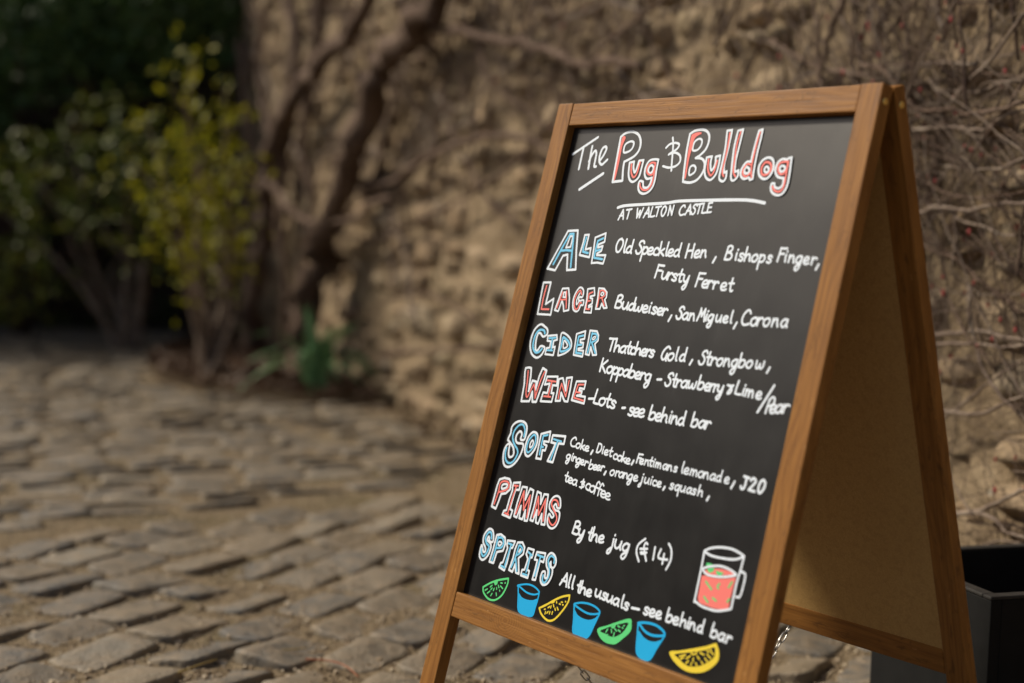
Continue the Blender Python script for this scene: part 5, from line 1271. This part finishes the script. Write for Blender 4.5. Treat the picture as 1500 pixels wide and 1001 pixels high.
('lettering#63','w','s',237,0,1,[4689,1042,4770,1034,4820,1042,4826,1055]),
('lettering#63','w','s',236,0,1,[4798,1082,4793,1124,4774,1146,4755,1124,4767,1091,4800,1075,4825,1093,4829,1125,4818,1154]),
('lettering#63','w','s',235,0,1,[4757,1190,4829,1188]),
('lettering#63','w','s',235,0,1,[4794,1191,4761,1211,4768,1232,4830,1236]),
('lettering#63','w','s',235,0,1,[4793,1237,4760,1261,4771,1286,4830,1294]),
('lettering#63','w','s',234,0,1,[4758,1375,4773,1339,4802,1324,4828,1343,4830,1378,4795,1403,4765,1396,4758,1371]),
('lettering#63','w','s',233,0,1,[4759,1424,4832,1420]),
('lettering#63','w','s',233,0,1,[4798,1424,4763,1451,4766,1477,4802,1485,4832,1497]),
('lettering#63','w','s',232,0,1,[4767,1605,4759,1574,4785,1537,4813,1531,4832,1557,4820,1583,4788,1604,4763,1607]),
('lettering#63','w','s',231,0,1,[4763,1608,4810,1602,4833,1614]),
('lettering#63','w','s',231,0,1,[4771,1704,4764,1671,4789,1641,4818,1639,4832,1662,4822,1687,4788,1706]),
('lettering#63','w','s',230,0,1,[4696,1710,4762,1705,4811,1704,4832,1713]),
('lettering#63','w','s',229,0,1,[4802,1779,4797,1820,4779,1840,4761,1819,4772,1790,4804,1776,4828,1788,4833,1819,4822,1845]),
('comma#64','w','s',306,0,1,[4793,1933,4878,1899]),
('lettering#65','w','s',339,0,1,[4709,2064,4717,2148]),
('lettering#65','w','s',340,0,1,[4714,2109,4811,2108,4854,2090,4854,2059,4831,2046]),
('lettering#65','w','s',338,0,1,[4738,2183,4710,2211,4720,2250,4752,2256,4809,2213,4850,2179]),
('lettering#65','w','s',337,0,1,[4850,2179,4856,2274]),
('lettering#65','w','s',335,0,1,[4704,2375,4728,2339,4793,2321,4852,2338,4851,2376,4783,2410,4728,2405,4705,2372]),
('lettering#66','w','s',248,0,1,[4923,-1090,4913,-1122,4931,-1158,4956,-1159,4974,-1137,4964,-1105,4934,-1089,4919,-1088]),
('lettering#66','w','s',248,0,1,[4919,-1087,4965,-1090,5014,-1105,5037,-1129,5025,-1154,5001,-1146,4980,-1099]),
('lettering#66','w','s',247,0,1,[4921,-1045,4950,-1048,4979,-1043]),
('lettering#66','w','s',247,0,1,[4894,-1038,4890,-1035]),
('lettering#66','w','s',247,0,1,[4924,-1010,4984,-1014]),
('lettering#66','w','s',247,0,1,[4957,-1014,4928,-987,4934,-961,4966,-953,4991,-940]),
('lettering#66','w','s',246,0,1,[4943,-867,4934,-899,4952,-934,4977,-935,4994,-914,4984,-884,4955,-869,4940,-866]),
('lettering#66','w','s',246,0,1,[4939,-864,4986,-869,5034,-882,5055,-908,5044,-933,5021,-924,5000,-878]),
('lettering#66','w','s',245,0,1,[4975,-850,4974,-808,4959,-791,4942,-809,4949,-840,4975,-854,4998,-838,5003,-808,4997,-782]),
('lettering#66','w','s',244,0,1,[4946,-756,5007,-759]),
('lettering#66','w','s',244,0,1,[4977,-757,4955,-737,4951,-716,4962,-699]),
('lettering#67','w','s',244,0,1,[4916,-660,4980,-666,5033,-669]),
('lettering#67','w','s',243,0,1,[5005,-666,4975,-642,4974,-605,4999,-593,5027,-610,5037,-640,5031,-668]),
('lettering#67','w','s',242,0,1,[5005,-580,4999,-541,4983,-522,4967,-542,4978,-571,5006,-585,5028,-570,5030,-542,5021,-515]),
('lettering#67','w','s',242,0,1,[5002,-509,4996,-470,4979,-451,4964,-471,4975,-500,5003,-515,5025,-499,5026,-472,5017,-446]),
('lettering#67','w','s',241,0,1,[4963,-421,5026,-425]),
('lettering#67','w','s',241,0,1,[4994,-423,4967,-404,4961,-386,4970,-368]),
('comma#68','w','s',337,0,1,[5023,-325,5062,-343]),
('lettering#69','w','s',239,0,1,[4983,-191,4996,-225,5023,-239,5049,-222,5049,-187,5017,-162,4990,-168,4982,-194]),
('lettering#69','w','s',238,0,1,[4982,-126,5051,-129]),
('lettering#69','w','s',238,0,1,[5017,-127,4990,-104,4983,-82,4994,-67]),
('lettering#69','w','s',237,0,1,[4991,9,4983,-23,5008,-59,5034,-63,5051,-36,5041,-11,5011,9,4988,14]),
('lettering#69','w','s',237,0,1,[4987,13,5030,7,5051,20]),
('lettering#69','w','s',237,0,1,[4984,31,5051,27]),
('lettering#69','w','s',236,0,1,[5022,29,4987,55,4991,82,5025,91,5051,102]),
('lettering#69','w','s',235,0,1,[4991,188,4984,156,5008,121,5035,119,5051,142,5039,173,5005,189,4988,192]),
('lettering#69','w','s',235,0,1,[4988,192,5038,188,5091,173,5118,149,5108,123,5081,131,5055,180]),
('lettering#69','w','s',234,0,1,[5025,227,5018,268,5002,288,4984,266,4995,236,5025,221,5048,238,5052,267,5041,296]),
('lettering#70','w','s',233,0,1,[4984,378,5050,376,5103,362,5112,333,5088,334,5062,362]),
('lettering#70','w','s',233,0,1,[4951,382,4946,385]),
('lettering#70','w','s',232,0,1,[4984,430,5031,427,5050,449,5041,476,5012,495,4985,499]),
('lettering#70','w','s',232,0,1,[4985,499,5033,497,5052,508]),
('lettering#70','w','s',232,0,1,[4988,547,5020,542,5049,547]),
('lettering#70','w','s',232,0,1,[4958,550,4955,555]),
('lettering#70','w','s',231,0,1,[5002,646,4990,625,4998,594,5027,581,5050,596,5054,626,5045,649]),
('lettering#70','w','s',230,0,1,[5029,670,5023,707,5007,727,4991,710,5001,680,5028,665,5052,679,5056,708,5048,733]),
('comma#71','w','s',321,0,1,[5039,804,5078,787]),
('lettering#72','w','s',238,0,1,[4992,952,4980,930,4988,904,5006,906,5019,938,5037,944,5050,922,5041,890]),
('lettering#72','w','s',237,0,1,[4989,1051,4982,1022,5004,987,5031,984,5048,1006,5039,1032,5007,1052,4984,1055]),
('lettering#72','w','s',237,0,1,[4985,1056,5048,1051,5112,1050]),
('lettering#72','w','s',236,0,1,[4981,1086,5028,1083,5049,1105,5038,1130,5009,1150,4982,1155]),
('lettering#72','w','s',236,0,1,[4981,1154,5028,1152,5049,1160]),
('lettering#72','w','s',235,0,1,[4990,1263,4982,1232,5005,1200,5031,1195,5050,1218,5040,1242,5010,1263,4987,1264]),
('lettering#72','w','s',234,0,1,[4986,1264,5029,1261,5050,1273]),
('lettering#72','w','s',234,0,1,[4996,1350,4983,1331,4990,1305,5009,1307,5022,1336,5039,1343,5050,1320,5043,1291]),
('lettering#72','w','s',233,0,1,[4923,1401,4984,1394,5049,1393]),
('lettering#72','w','s',233,0,1,[5023,1395,4994,1417,4987,1442,5004,1457,5036,1456,5051,1465]),
('comma#73','w','s',311,0,1,[5033,1576,5081,1556]),
('lettering#74','w','s',247,0,1,[5146,-1058,5212,-1070,5257,-1068,5269,-1049,5265,-1031]),
('lettering#74','w','s',247,0,1,[5194,-1100,5197,-1025]),
('lettering#74','w','s',246,0,1,[5244,-1011,5243,-966,5227,-941,5208,-967,5214,-1002,5245,-1019,5270,-1001,5278,-965,5272,-936]),
('lettering#74','w','s',245,0,1,[5228,-843,5217,-878,5237,-920,5265,-925,5286,-895,5279,-866,5248,-844,5225,-840]),
('lettering#74','w','s',245,0,1,[5224,-841,5270,-845,5292,-831]),
('lettering#75','w','s',244,0,1,[5229,-758,5213,-711,5221,-686,5243,-711,5251,-733]),
('lettering#75','w','s',244,0,1,[5249,-729,5251,-690,5276,-682,5294,-714,5296,-763]),
('lettering#75','w','s',244,0,1,[5188,-716,5308,-723]),
('lettering#76','w','s',243,0,1,[5249,-553,5229,-579,5234,-620,5269,-643,5299,-621,5309,-579,5302,-546]),
('lettering#76','w','s',242,0,1,[5241,-498,5250,-543,5281,-559,5315,-534,5320,-492,5285,-463,5252,-470,5238,-504]),
('lettering#76','w','s',241,0,1,[5195,-382,5170,-409,5200,-439,5263,-447,5334,-453]),
('lettering#76','w','s',241,0,1,[5244,-474,5255,-393]),
('lettering#76','w','s',240,0,1,[5206,-302,5181,-331,5211,-357,5273,-370,5345,-373]),
('lettering#76','w','s',240,0,1,[5253,-397,5264,-317]),
('lettering#76','w','s',239,0,1,[5311,-316,5312,-262,5296,-237,5271,-264,5278,-303,5313,-324,5342,-304,5353,-264,5345,-228]),
('lettering#76','w','s',238,0,1,[5324,-220,5325,-168,5309,-141,5285,-167,5293,-208,5327,-223,5356,-204,5365,-165,5358,-130]),
('lettering#77','w','s',320,0,1,[5748,-679,5822,-687,5895,-699]),
('lettering#77','w','s',319,0,1,[5747,-680,5734,-633,5755,-587,5796,-603,5816,-678]),
('lettering#77','w','s',319,0,1,[5814,-668,5824,-604,5866,-573,5904,-611,5898,-699]),
('lettering#77','w','s',318,0,1,[5821,-568,5874,-572,5904,-542,5889,-503,5829,-475]),
('lettering#77','w','s',317,0,1,[5828,-475,5906,-485,5974,-509,6000,-548,5975,-570,5943,-541,5916,-491]),
('lettering#78','w','s',315,0,1,[5768,-334,5855,-349,5915,-346,5928,-322,5917,-301]),
('lettering#78','w','s',315,0,1,[5836,-382,5826,-297]),
('lettering#78','w','s',315,0,1,[5752,-297,5836,-300,5927,-304]),
('lettering#78','w','s',314,0,1,[5889,-298,5848,-267,5837,-234,5858,-212,5902,-212,5922,-195]),
('lettering#78','w','s',312,0,1,[5881,-163,5871,-108,5847,-80,5825,-107,5842,-148,5882,-168,5913,-149,5915,-106,5900,-70]),
('lettering#79','w','s',310,0,1,[5830,109,5928,108,6007,83,6022,41,5986,42,5948,88]),
('lettering#79','w','s',309,0,1,[5779,118,5775,120]),
('lettering#79','w','s',308,0,1,[5829,155,5900,153,5931,187,5917,226,5872,254,5834,263]),
('lettering#79','w','s',307,0,1,[5834,266,5903,258,5935,273]),
('lettering#79','w','s',306,0,1,[5849,413,5837,364,5871,314,5911,309,5936,344,5917,388,5870,412,5843,415]),
('lettering#79','w','s',306,0,1,[5843,415,5918,409,5996,390,6036,351,6018,313,5980,329,5943,399]),
('lettering#79','w','s',303,0,1,[5719,673,5811,574,5909,571,6007,647]),
('lettering#79','w','s',301,0,1,[5775,734,5762,701,5810,681,5881,713,5976,773]),
('lettering#79','w','s',302,0,1,[5855,625,5831,746]),
('lettering#79','w','s',302,0,1,[5895,645,5879,748]),
('lettering#79','w','s',302,0,1,[5909,657,5892,731]),
('lettering#79','w','s',299,0,1,[5786,877,5939,888]),
('lettering#79','w','s',297,0,1,[5789,986,5897,972,5890,1130]),
('lettering#79','w','s',297,0,1,[5833,1056,5956,1061]),
('lettering#79','w','s',296,0,1,[5700,1096,5764,1164,5883,1189,6006,1147]),
('lettering#80','w','s',322,0,1,[6590,-712,6485,-651,6427,-621]),
('lettering#80','w','s',321,0,1,[6426,-620,6504,-595,6589,-579]),
('lettering#80','w','s',322,0,1,[6524,-687,6530,-593]),
('lettering#80','w','s',320,0,1,[6426,-533,6522,-541,6582,-534,6587,-514]),
('lettering#80','w','s',319,0,1,[6429,-457,6522,-465,6581,-456,6587,-440]),
('lettering#81','w','s',317,0,1,[6464,-320,6544,-331,6595,-329,6609,-307,6600,-289]),
('lettering#81','w','s',317,0,1,[6524,-364,6521,-284]),
('lettering#81','w','s',317,0,1,[6454,-284,6527,-288,6608,-290]),
('lettering#81','w','s',316,0,1,[6575,-286,6539,-258,6533,-226,6554,-204,6594,-203,6610,-192]),
('lettering#81','w','s',315,0,1,[6575,-161,6572,-106,6551,-81,6530,-109,6543,-145,6578,-167,6607,-147,6612,-107,6600,-75]),
('lettering#82','w','s',313,0,1,[6500,0,6558,-1,6586,28,6575,61,6538,85,6507,95]),
('lettering#82','w','s',312,0,1,[6506,93,6565,89,6591,105]),
('lettering#82','w','s',311,0,1,[6529,217,6512,189,6518,151,6542,156,6560,194,6583,206,6594,176,6584,134]),
('lettering#82','w','s',310,0,1,[6514,234,6573,230,6600,260,6587,291,6554,318,6520,323]),
('lettering#82','w','s',309,0,1,[6522,323,6577,321,6604,332]),
('lettering#82','w','s',308,0,1,[6536,449,6526,412,6552,365,6584,358,6608,391,6596,425,6561,451,6534,454]),
('lettering#82','w','s',307,0,1,[6534,454,6587,447,6611,463]),
('lettering#82','w','s',306,0,1,[6460,524,6549,517,6606,526,6615,543]),
('lettering#82','w','s',305,0,1,[6557,649,6540,623,6546,585,6568,590,6588,627,6610,638,6623,609,6610,571]),
('lettering#82','w','s',331,0,1,[6578,711,6568,841]),
('lettering#83','w','s',301,0,1,[6531,1007,6515,981,6525,943,6549,947,6566,987,6588,995,6603,966,6592,927]),
('lettering#83','w','s',299,0,1,[6566,1035,6559,1086,6537,1112,6514,1084,6529,1045,6568,1029,6597,1048,6601,1085,6586,1118]),
('lettering#83','w','s',298,0,1,[6565,1151,6558,1201,6536,1226,6514,1202,6527,1164,6566,1145,6596,1164,6598,1203,6586,1236]),
('lettering#84','w','s',296,0,1,[6439,1339,6524,1332,6594,1331]),
('lettering#84','w','s',295,0,1,[6558,1332,6518,1364,6519,1406,6551,1424,6590,1402,6600,1366,6592,1328]),
('lettering#84','w','s',294,0,1,[6563,1454,6556,1502,6535,1528,6516,1503,6526,1466,6564,1449,6594,1465,6599,1505,6586,1538]),
('lettering#84','w','s',293,0,1,[6439,1583,6514,1578,6598,1579]),
('lettering#84','w','s',292,0,1,[6564,1578,6527,1609,6520,1639,6541,1656,6581,1657,6597,1669]),
('lettering#84','w','s',291,0,1,[6514,1704,6555,1699,6595,1704]),
('lettering#84','w','s',291,0,1,[6479,1710,6473,1715]),
('lettering#84','w','s',291,0,1,[6515,1742,6598,1736]),
('lettering#84','w','s',290,0,1,[6561,1739,6518,1772,6524,1802,6563,1812,6596,1825]),
('lettering#84','w','s',288,0,1,[6526,1942,6520,1907,6549,1873,6581,1870,6597,1897,6584,1926,6547,1947]),
('lettering#84','w','s',288,0,1,[6442,1950,6514,1945,6573,1942,6596,1955]),
('lettering#85','w','s',286,0,1,[6442,2103,6526,2094,6597,2091]),
('lettering#85','w','s',285,0,1,[6560,2093,6523,2128,6525,2168,6559,2185,6596,2164,6604,2127,6594,2092]),
('lettering#85','w','s',284,0,1,[6534,2301,6524,2264,6553,2224,6585,2217,6609,2248,6597,2277,6559,2301,6530,2303]),
('lettering#85','w','s',283,0,1,[6532,2306,6584,2298,6611,2312]),
('lettering#85','w','s',283,0,1,[6529,2355,6612,2348]),
('lettering#85','w','s',282,0,1,[6571,2350,6539,2378,6531,2401,6544,2421])]
def stroke(mb, pts, hw, w, mi, closed, smooth):
    P = [Vector((a, b, 0)) for a, b in pts]
    if smooth:
        c = catmull(P, bool(closed), 4)
        if closed: c = c + [c[0], c[1]]
        segs = [c]
    else:
        if closed: P = P + [P[0]]
        segs = [[P[i], P[i+1]] for i in range(len(P)-1)]
    for si, c in enumerate(segs):
        d = [c[0]]
        for p in c[1:]:
            if (p - d[-1]).length > hw*.25: d.append(p)
        if len(d) == 1: d.append(d[0] + Vector((hw*.3, 0, 0)))
        t0 = (d[1]-d[0]).normalized(); t1 = (d[-1]-d[-2]).normalized()
        L = []
        for q in (1.0, .87, .5): L.append((d[0] - t0*hw*q, hw*math.sqrt(max(0.02, 1-q*q)), t0))
        for i, p in enumerate(d):
            tt = (d[min(i+1, len(d)-1)] - d[max(i-1, 0)])
            if tt.length < 1e-9: tt = t0
            L.append((p, hw * (1 + .07*noise.noise(Vector((p.x*180, p.y*180, 0)))), tt.normalized()))
        for q in (.5, .87, 1.0): L.append((d[-1] + t1*hw*q, hw*math.sqrt(max(0.02, 1-q*q)), t1))
        V = []; F = []
        for i, (p, r, tt) in enumerate(L):
            nrm = Vector((-tt.y, tt.x, 0)); z = w + si*6e-6 + i*1.2e-6
            V += [(p.x + nrm.x*r, p.y + nrm.y*r, z), (p.x - nrm.x*r, p.y - nrm.y*r, z)]
        for i in range(len(L)-1): F.append((2*i+1, 2*i, 2*i+2, 2*i+3))
        mb.add(V, F, mi)
KEYS = ['w', 'r', 'b', 'd', 'g', 'y', 'k']; MATS = [PAINT[k] for k in KEYS]
groups = {}
for gname, col, kd, wd, closed, smooth, flat in DATA:
    groups.setdefault(gname, []).append((col, kd, wd, closed, smooth, [(flat[i]*1e-4, flat[i+1]*1e-4) for i in range(0, len(flat), 2)]))
for gname, items in groups.items():
    mb = MB()
    for idx, (col, kd, wd, closed, smooth, pts) in enumerate(items):
        w = W0 + 0.00025 + idx*4e-5; mi = KEYS.index(col)
        if kd == 'p':
            c = catmull([Vector((a, b, 0)) for a, b in pts], True, 3) if len(pts) > 4 else [Vector((a, b, 0)) for a, b in pts]
            tri = tessellate_polygon([c]); mb.add([(p.x, p.y, w) for p in c], [tuple(q) for q in tri], mi)
        else: stroke(mb, pts, wd*1e-5/2, w, mi, closed, smooth)
    used = sorted(set(mb.m)); mp = {m: i for i, m in enumerate(used)}; mb.m = [mp[m] for m in mb.m]
    o = mb.build(gname.split('#')[0], [MATS[m] for m in used], board, MF)
# screws
def disc_screw(M, parent):
    mb = MB(); n = 12; V = [(0, 0, .0006)]; F = []
    for k, (r, z) in enumerate(((.0026, .0010), (.0040, .0008), (.0044, 0))):
        V += [(r*cos(2*pi*i/n), r*sin(2*pi*i/n), z) for i in range(n)]
    for i in range(n):
        F.append((0, 1+i, 1+(i+1) % n))
        for k in range(2): F.append((1+k*n+i, 1+(k+1)*n+i, 1+(k+1)*n+(i+1) % n, 1+k*n+(i+1) % n))
    mb.add([Vector(v) for v in V], F); o = mb.build('screw', M_brass, parent, M, smooth=True)
for side, v, w in ((1, .020, .0095), (-1, .022, .0095), (-1, V2+.012, .0095)):
    M = frame_matrix(side); u = H*(1 + KT*(v-.35)) + .0002
    R = Matrix(((1, 0, 0, 0), (0, 0, 1, 0), (0, -1, 0, 0), (0, 0, 0, 1)))   # local z -> +u
    disc_screw(M @ Matrix.Translation((v, u, w)) @ R, root)
# chain from front rail to back rail
ch = empty('chain', P0); ch.parent = root; ch.matrix_basis = WM[root.name].inverted() @ Matrix.Translation(P0)
a = frame_matrix(1) @ Vector((V2, 0.0, TH*.5)); b = frame_matrix(-1) @ Vector((V2, 0.0, TH*.5))
def link_mesh():
    mb = MB(); pts = []; l, w = .0085, .0034
    for i in range(16):
        t_ = 2*pi*i/16; c_, s_ = cos(t_), sin(t_)
        pts.append(Vector(((l - w)*(1 if c_ > 0 else -1) * min(1, abs(c_)*4) + w*c_, w*s_, 0)))
    n = 6; V = []; F = []; K = len(pts)
    for i, p in enumerate(pts):
        tt = (pts[(i+1) % K] - pts[i-1]).normalized(); s2 = tt.cross(Vector((0, 0, 1)))
        for j in range(n): V.append(p + s2*.0010*cos(2*pi*j/n) + Vector((0, 0, .0010*sin(2*pi*j/n))))
    for i in range(K):
        for j in range(n): F.append((i*n+j, i*n+(j+1) % n, ((i+1) % K)*n+(j+1) % n, ((i+1) % K)*n+j))
    me = bpy.data.meshes.new('link'); me.from_pydata([tuple(v) for v in V], [], F); me.materials.append(M_chain)
    me.polygons.foreach_set('use_smooth', [True]*len(F)); return me
lm = link_mesh(); sag = .115; cur = []; N_ = 400
for i in range(N_+1):
    t_ = i/N_; cur.append(a.lerp(b, t_) - Vector((0, 0, 4*sag*t_*(1-t_))))
acc = 0; nxt = .007; k = 0
for i in range(N_):
    seg = (cur[i+1]-cur[i]); acc += seg.length
    if acc >= nxt:
        d = seg.normalized(); q = d.to_track_quat('X', 'Z').to_matrix().to_4x4()
        o = bpy.data.objects.new('link', lm); o.parent = ch; COL.objects.link(o)
        o.matrix_basis = Matrix.Translation(P0).inverted() @ Matrix.Translation(cur[i]) @ q @ Matrix.Rotation(pi/2*(k % 2) + .4, 4, 'X'); nxt += .0146; k += 1

# ------------------------------------------------------------------ small litter on the cobbles
def litter(name, pts, r, mat, label, cat, group=None):
    P = catmull([Vector(p) for p in pts], False, 5); mb = MB(); tube(mb, [p for p in P], [r*(1-.5*i/len(P)) for i in range(len(P))], 5)
    o = mb.build(name, mat, smooth=True); tag(o, label, cat, group); return o
litter('straw', [(-0.396, 2.601, 0.012), (-0.368, 2.612, 0.012), (-0.346, 2.623, 0.012)], .0016, M_straw, 'dry yellow grass blade lying flat on a cobble left of the sign leg', 'straw')
litter('straw', [(-0.535, 2.453, 0.014), (-0.512, 2.494, 0.014), (-0.487, 2.532, 0.014)], .0018, M_straw, 'dry yellow grass blade lying in a joint further left on the cobbles', 'straw')
litter('twig', [(-0.337, 2.54, 0.016), (-0.299, 2.536, 0.016), (-0.267, 2.511, 0.016), (-0.237, 2.449, 0.016)], .0018, M_rtwig, 'thin reddish twig curved across the cobbles near the left foot of the sign', 'twig')
